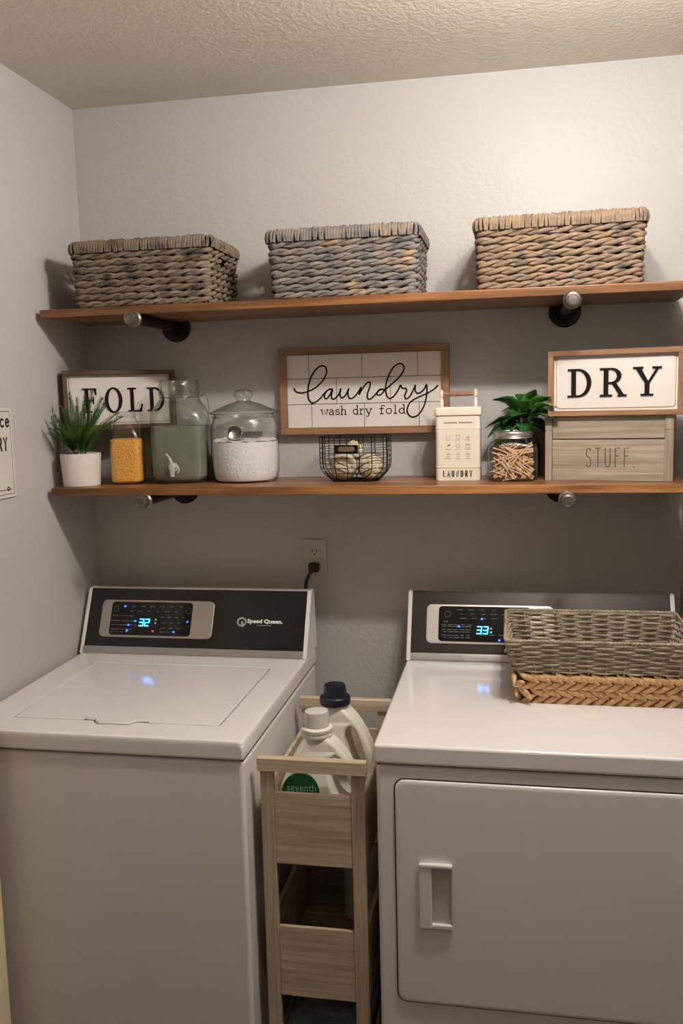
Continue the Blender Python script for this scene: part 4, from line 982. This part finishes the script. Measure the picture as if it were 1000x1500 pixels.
        q = [(hx0 + .024, yD - .009, hz1 - .006), (hx1, yD - .001, hz1 - .006), (hx1, yD - .001, hz0 + .006), (hx0 + .024, yD - .009, hz0 + .006)]
        hd_ = obj('door_handle', pl, M_white, dr, 50)
        pk = BM(); box(pk, hx1 - .0035, hx1, yD - .006, yD, hz0 + .003, hz1 - .003, .0012, 2)
        # recess: inner faces
        t2 = bmesh.new()
        xa, xb, za, zb = hx0 + .0255, hx1 - .003, hz0 + .011, hz1 - .009
        o4 = [t2.verts.new(p) for p in ((xa, yD - .0004, za), (xb, yD - .0004, za), (xb, yD - .0004, zb), (xa, yD - .0004, zb))]
        i4 = [t2.verts.new(p) for p in ((xa + .002, yD - .0002, za + .004), (xb - .010, yD - .0002, za + .006), (xb - .010, yD - .0002, zb - .003), (xa + .002, yD - .0002, zb - .003))]
        for k in range(4): t2.faces.new((o4[k], o4[(k + 1) % 4], i4[(k + 1) % 4], i4[k]))
        t2.faces.new(i4); merge(pk, t2)
        obj('handle_pocket', pk, plain('grey_plastic_pocket', (198, 194, 190), 0.3), hd_ if False else dr, 40)
    console(t, Wd, yb, yt, zt, digits, face, dryer)
    return t
machine('washing_machine', 'white top-loading washing machine with black console, left of the cart', 0.015, 0.6525, -0.768, -0.182, -0.098, 1.0855, '32', M_blackp, False, 'washing machine')
machine('clothes_dryer', 'white front-loading clothes dryer, right of the cart, under the rattan tray', 0.9325, 0.6835, -0.745, -0.1625, -0.0726, 1.0865, '33', M_darksteel, True, 'dryer')

# ------------------------------------------------------------------ two-tone basket on the dryer
TB = thing('storage_basket', 'two-tone woven basket on the dryer, grey cord above honey braid', 'basket', (1.3955, -0.3485, DZ))
TH = 0.153
def tb(z):     # half extents
    s = z / TH; return 0.171 + 0.0355 * s, 0.108 + 0.042 * s
bm = BM(); t2 = bmesh.new(); rs = []
for z in (0.004, 0.077):
    hx, hy = tb(z); rs.append([t2.verts.new((a, b, z)) for a, b in roundrect(hx - .006, hy - .006, .012, 5)])
for z in (0.077, 0.008):
    hx, hy = tb(z); rs.append([t2.verts.new((a, b, z)) for a, b in roundrect(hx - .009, hy - .009, .010, 5)])
for A, B in zip(rs, rs[1:]):
    for k in range(len(A)): t2.faces.new((A[k], A[(k + 1) % len(A)], B[(k + 1) % len(A)], B[k]))
t2.faces.new(rs[0][::-1]); t2.faces.new(rs[-1]); merge(bm, t2)
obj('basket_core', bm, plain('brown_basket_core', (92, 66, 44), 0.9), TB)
bm = BM(); n_rows = 12; P0, L0 = perim(*tb(0.12), 0.014, 0.0058); nst = 34
for r in range(n_rows):
    z = 0.079 + r * 0.0060; hx, hy = tb(z); P, L = perim(hx - .003, hy - .003, 0.013, 0.0058); pts = []
    for q, n, d, s in P:
        ph = s / L * nst
        sgn = 1 if (int(ph) + (r % 2)) % 2 == 0 else -1
        bulge = abs(math.sin(PI * (ph % 1))) ** 0.6
        off = 0.0026 * bulge * sgn
        pts.append((q.x + n.x * off, q.y + n.y * off, z + 0.0006 * math.sin(s * 90 + r)))
    tube(bm, pts, 0.0028, 5, closed=True)
o = obj('cord_weave', bm, M_cord, TB, 60); o['kind'] = 'stuff'
bm = BM(); P, L = perim(*[v - 0.003 for v in tb(0.115)], 0.013, L0 / nst / 1.0)
for q, n, d, s in P:
    k0 = tb(0.077); k1 = tb(0.150); f0 = (k0[0] - .003) / (tb(.115)[0] - .003); f1 = (k1[0] - .003) / (tb(.115)[0] - .003)
    tube(bm, [(q.x * f0, q.y * f0 * 0.99, 0.075), (q.x * f1, q.y * f1 * 1.01, 0.151)], 0.0015, 5)
o = obj('upright_stake', bm, M_cord, TB, 60); o['kind'] = 'stuff'
for z, rr in ((0.1525, 0.0038), (0.1475, 0.0030)):
    hx, hy = tb(z); P, L = perim(hx - .003, hy - .003, .014, 0.006); b = BM(); n_t = int(L / 0.018)
    for k in (0, 1):
        tube(b, [(q.x + n.x * .0016 * math.cos(2 * PI * s / L * n_t + k * PI), q.y + n.y * .0016 * math.cos(2 * PI * s / L * n_t + k * PI), z + .0016 * math.sin(2 * PI * s / L * n_t + k * PI)) for q, n, d, s in P], rr * 0.72, 6, closed=True)
    obj('rim_cord', b, M_cord, TB, 60)
# braided lower band: individual folded strands in herringbone
t2 = bmesh.new(); bmesh.ops.create_uvsphere(t2, u_segments=8, v_segments=7, radius=1)
for v in t2.verts:
    x, y, z = v.co; v.co = (z * 0.0245, y * 0.0062, x * 0.0090 * (1 - 0.35 * abs(z)) + 0.002 * math.sin(z * 3))
bstr = obj('braid_strand', merge(BM(), t2), M_braid, None, 80); bme = bstr.data; bpy.data.objects.remove(bstr)
rnd = random.Random(2)
for r in range(4):
    z = 0.0095 + r * 0.0182; hx, hy = tb(z); P, L = perim(hx - .002, hy - .002, .014, 0.0262)
    for i, (q, n, d, s) in enumerate(P):
        q2 = q + d * (0.013 * (r % 2))
        o = bpy.data.objects.new('braid_strand', bme); C.objects.link(o); o.parent = TB
        tilt = (1 if r % 2 else -1) * math.radians(26 + rnd.uniform(-7, 7))
        base = Matrix.Identity(4); d3 = Vector((d.x, d.y, 0)); n3 = Vector((n.x, n.y, -0.2)).normalized(); u3 = n3.cross(d3) * -1
        if u3.z < 0: u3 = -u3
        for a in range(3): base[a][0] = d3[a]; base[a][1] = n3[a]; base[a][2] = u3[a]
        base.translation = Vector((q2.x, q2.y, z)) + n3 * (0.001 + rnd.uniform(-.001, .001))
        o.matrix_local = base @ Matrix.Rotation(tilt * (1 if base.to_3x3().determinant() > 0 else 1), 4, 'Y') @ Matrix.Rotation(math.radians(9), 4, 'Z')

# ------------------------------------------------------------------ narrow wooden cart
KX0, KX1, KY0, KY1, KT = 0.6825, 0.9125, -0.722, -0.318, 0.8665
KW, KD = KX1 - KX0, KY1 - KY0
KC = thing('slim_storage_cart', 'narrow whitewashed wooden rolling cart between washer and dryer', 'cart', (KX0, KY0, 0))
pw = 0.0285
for x in (0.004, KW - 0.004 - pw):
    for y in (0.0, KD - 0.018): obj('post', bx(x, x + pw, y + .002, y + 0.018, 0.045, KT - .002, bev=0.001, seg=1), M_cartz, KC)
for y in (0, KD - 0.018): obj('top_rail', bx(-0.001, KW + 0.001, y - 0.004, y + 0.016, KT - 0.0285, KT, bev=0.0012, seg=1), M_cart, KC)
for zb, zt in ((0.632, 0.790), (0.330, 0.490), (0.045, 0.190)):
    for y in (0.004, KD - 0.013): obj('bin_front', bx(pw + .0045, KW - pw - .0045, y, y + 0.009, zb, zt, bev=0.0008, seg=1), M_cart, KC)
    for x in (0.005, KW - 0.014): obj('bin_side', bx(x, x + 0.009, 0.0185, KD - 0.0185, zb, zt, bev=0.0008, seg=1), M_cart, KC)
    obj('bin_floor', bx(0.0145, KW - 0.0145, 0.0135, KD - 0.0135, zb + 0.002, zb + 0.008), M_cart, KC)
for x in (0.018, KW - 0.018):
    for y in (0.012, KD - 0.012):
        obj('caster', lathe(BM(), [(0.021, -0.008), (0.0225, -0.006), (0.0225, 0.006), (0.021, 0.008)], 20, mat4=Matrix.Translation((x, y, 0.0225)) @ Matrix.Rotation(PI / 2, 4, 'Y')), M_rubber, KC)

# ------------------------------------------------------------------ detergent jugs
def jug(name, lab, loc, rz, Hs, capmat, style):
    """front-facing flat jug; x across (handle on +x side), y depth, z up"""
    t = thing(name, lab, 'detergent bottle', loc, rz, 'white detergent jugs in the top of the cart')
    cu = bpy.data.curves.new('outline', 'CURVE'); cu.dimensions = '2D'; cu.fill_mode = 'BOTH'
    def spl(pts):
        s = cu.splines.new('POLY'); P = cr(pts + [pts[0]], 6)[:-1]; s.points.add(len(P) - 1)
        for k, q in enumerate(P): s.points[k].co = (q.x, q.y, 0, 1)
        s.use_cyclic_u = True
    k = Hs
    outl = [(-.066, .004), (-.078, .012), (-.081, .05), (-.080, .10), (-.071, .130), (-.052, .163), (-.034, .190), (-.022, .204), (-.012, .208), (.010, .208), (.024, .203), (.044, .190), (.066, .166), (.083, .138), (.092, .105), (.093, .06), (.088, .012), (.070, .004), (.0, .002)]
    hole = [(.040, .168), (.031, .162), (.028, .148), (.033, .126), (.041, .104), (.052, .090), (.066, .084), (.074, .090), (.075, .104), (.068, .128), (.058, .150), (.049, .163)]
    b = 0.009
    cen = Vector((0, 0.1))
    def off(pts, d):   # crude inward offset
        out = []; n = len(pts)
        for i in range(n):
            a, c2 = Vector(pts[i - 1]), Vector(pts[(i + 1) % n]); tg = (c2 - a).normalized(); nn = Vector((tg.y, -tg.x)); q = Vector(pts[i]) + nn * d; out.append((q.x, q.y))
        return out
    spl([(x, z * k) for x, z in off(outl, b)])
    spl([(x, z * k) for x, z in off(hole, b * 0.95)])
    cu.extrude = 0.025; cu.bevel_depth = b; cu.bevel_resolution = 4
    o = bpy.data.objects.new('outline', cu); C.objects.link(o); dg = bpy.context.evaluated_depsgraph_get(); me = bpy.data.meshes.new_from_object(o.evaluated_get(dg))
    bm = bmesh.new(); bm.from_mesh(me); bpy.data.objects.remove(o); bpy.data.meshes.remove(me)
    bmesh.ops.remove_doubles(bm, verts=bm.verts, dist=0.0002)
    for v in bm.verts:
        x, z, y = v.co; sc2 = 1.35
        zz = z / k
        if zz > 0.12: sc2 *= max(0.55, 1 - (zz - 0.12) * 5.5)
        if x > 0.03: sc2 *= 1 - min(0.45, (x - 0.03) * 9) * (1 if zz > .055 else max(0, (zz - .03) / .025))
        v.co = (x, -y * sc2, z)
    body = obj('jug_body', bm, M_jug, t, 60)
    zt = 0.204 * k
    obj('neck_ring', lathe(BM(), [(0.026, zt - .010), (0.0325, zt - .006), (0.034, zt), (0.0325, zt + .005), (0.0345, zt + .008), (0.034, zt + .014), (0.030, zt + .016), (0.026, zt + .017)] if style else [(0.026, zt - .008), (0.031, zt - .002), (0.029, zt + .004)], 36), M_jug, t, 50)
    if style: obj('cap', lathe(BM(), [(0.0265, zt + .016), (0.0262, zt + .040), (0.0250, zt + .050), (0.018, zt + .0525), (0.008, zt + .0515)], 36), capmat, t, 50)
    else: obj('cap', lathe(BM(), [(0.034, zt + .002), (0.0365, zt + .005), (0.0365, zt + .018), (0.033, zt + .022), (0.0275, zt + .023), (0.0260, zt + .044), (0.024, zt + .048), (0.012, zt + .049)], 40), capmat, t, 50)
    return t, body
JA, ba = jug('detergent_jug', 'front white detergent jug with frosted cap and green label', (0.790, -0.622, 0.6402), math.radians(4), 1.21, M_jugcap, True)
lb = BM(); prism(lb, [(-.032 + a, .130 + b) for a, b in arc(0, 0, .041, .044, 0, 360, 40)[:-1]], -0.0466, -0.0400)
lbo = obj('green_label', lb, M_green, JA, 50)
tx = font_bm('seventh', 0.0235, 0.0002, 0.0, 0, 1.05); xs_ = [v.co.x for v in tx.verts]; sc_ = 0.062 / (max(xs_) - min(xs_))
bmesh.ops.transform(tx, matrix=Matrix.Translation((-.062, -0.0468, .1335)) @ Matrix.Rotation(PI / 2, 4, 'X') @ Matrix.Diagonal((sc_, 1, 1, 1)), verts=tx.verts)
obj('label_lettering', tx, plain('pale_green_print', (150, 190, 160), 0.5), lbo, 0)
JB, bb = jug('detergent_jug', 'rear white detergent jug with navy blue cap and loop handle', (0.798, -0.455, 0.6402), math.radians(-3), 1.245, M_navy, False)
# contents of the lower bins
t = thing('storage_bottle', 'dim white rounded bottle in the middle bin of the cart', 'bottle', (0.842, -0.40, 0.3385))
obj('bottle_body', lathe(BM(), [(0.035, 0), (0.042, 0.006, 2.6), (0.043, 0.14, 2.6), (0.038, 0.17, 2.3), (0.022, 0.185)], 36), M_jug, t); obj('cap', lathe(BM(), [(0.016, .185), (0.016, .205), (0.012, .208)], 24), M_jugcap, t)
bm = BM(); t2 = bmesh.new(); bmesh.ops.create_grid(t2, x_segments=24, y_segments=28, size=0.5)
for v in t2.verts:
    x, y = v.co.x, v.co.y
    v.co = (x * 0.19, y * 0.34, 0.215 + 0.020 * mn.noise(Vector((x * 4, y * 5, 1))) + 0.008 * mn.noise(Vector((x * 11, y * 12, 3))) - 0.09 * max(0, (abs(x) - .35)) - 0.08 * max(0, abs(y) - .4))
ret = bmesh.ops.extrude_face_region(t2, geom=list(t2.faces)); 
for v in [e for e in ret['geom'] if isinstance(e, bmesh.types.BMVert)]: v.co.z = 0.0545
merge(bm, t2)
o = obj('folded_cloth', bm, M_cloth, None, 60); o.location = (KX0 + KW / 2, (KY0 + KY1) / 2, 0); tag(o, 'crumpled blue-grey cloth filling the lowest bin of the cart', 'cloth')
bpy.context.view_layer.update()
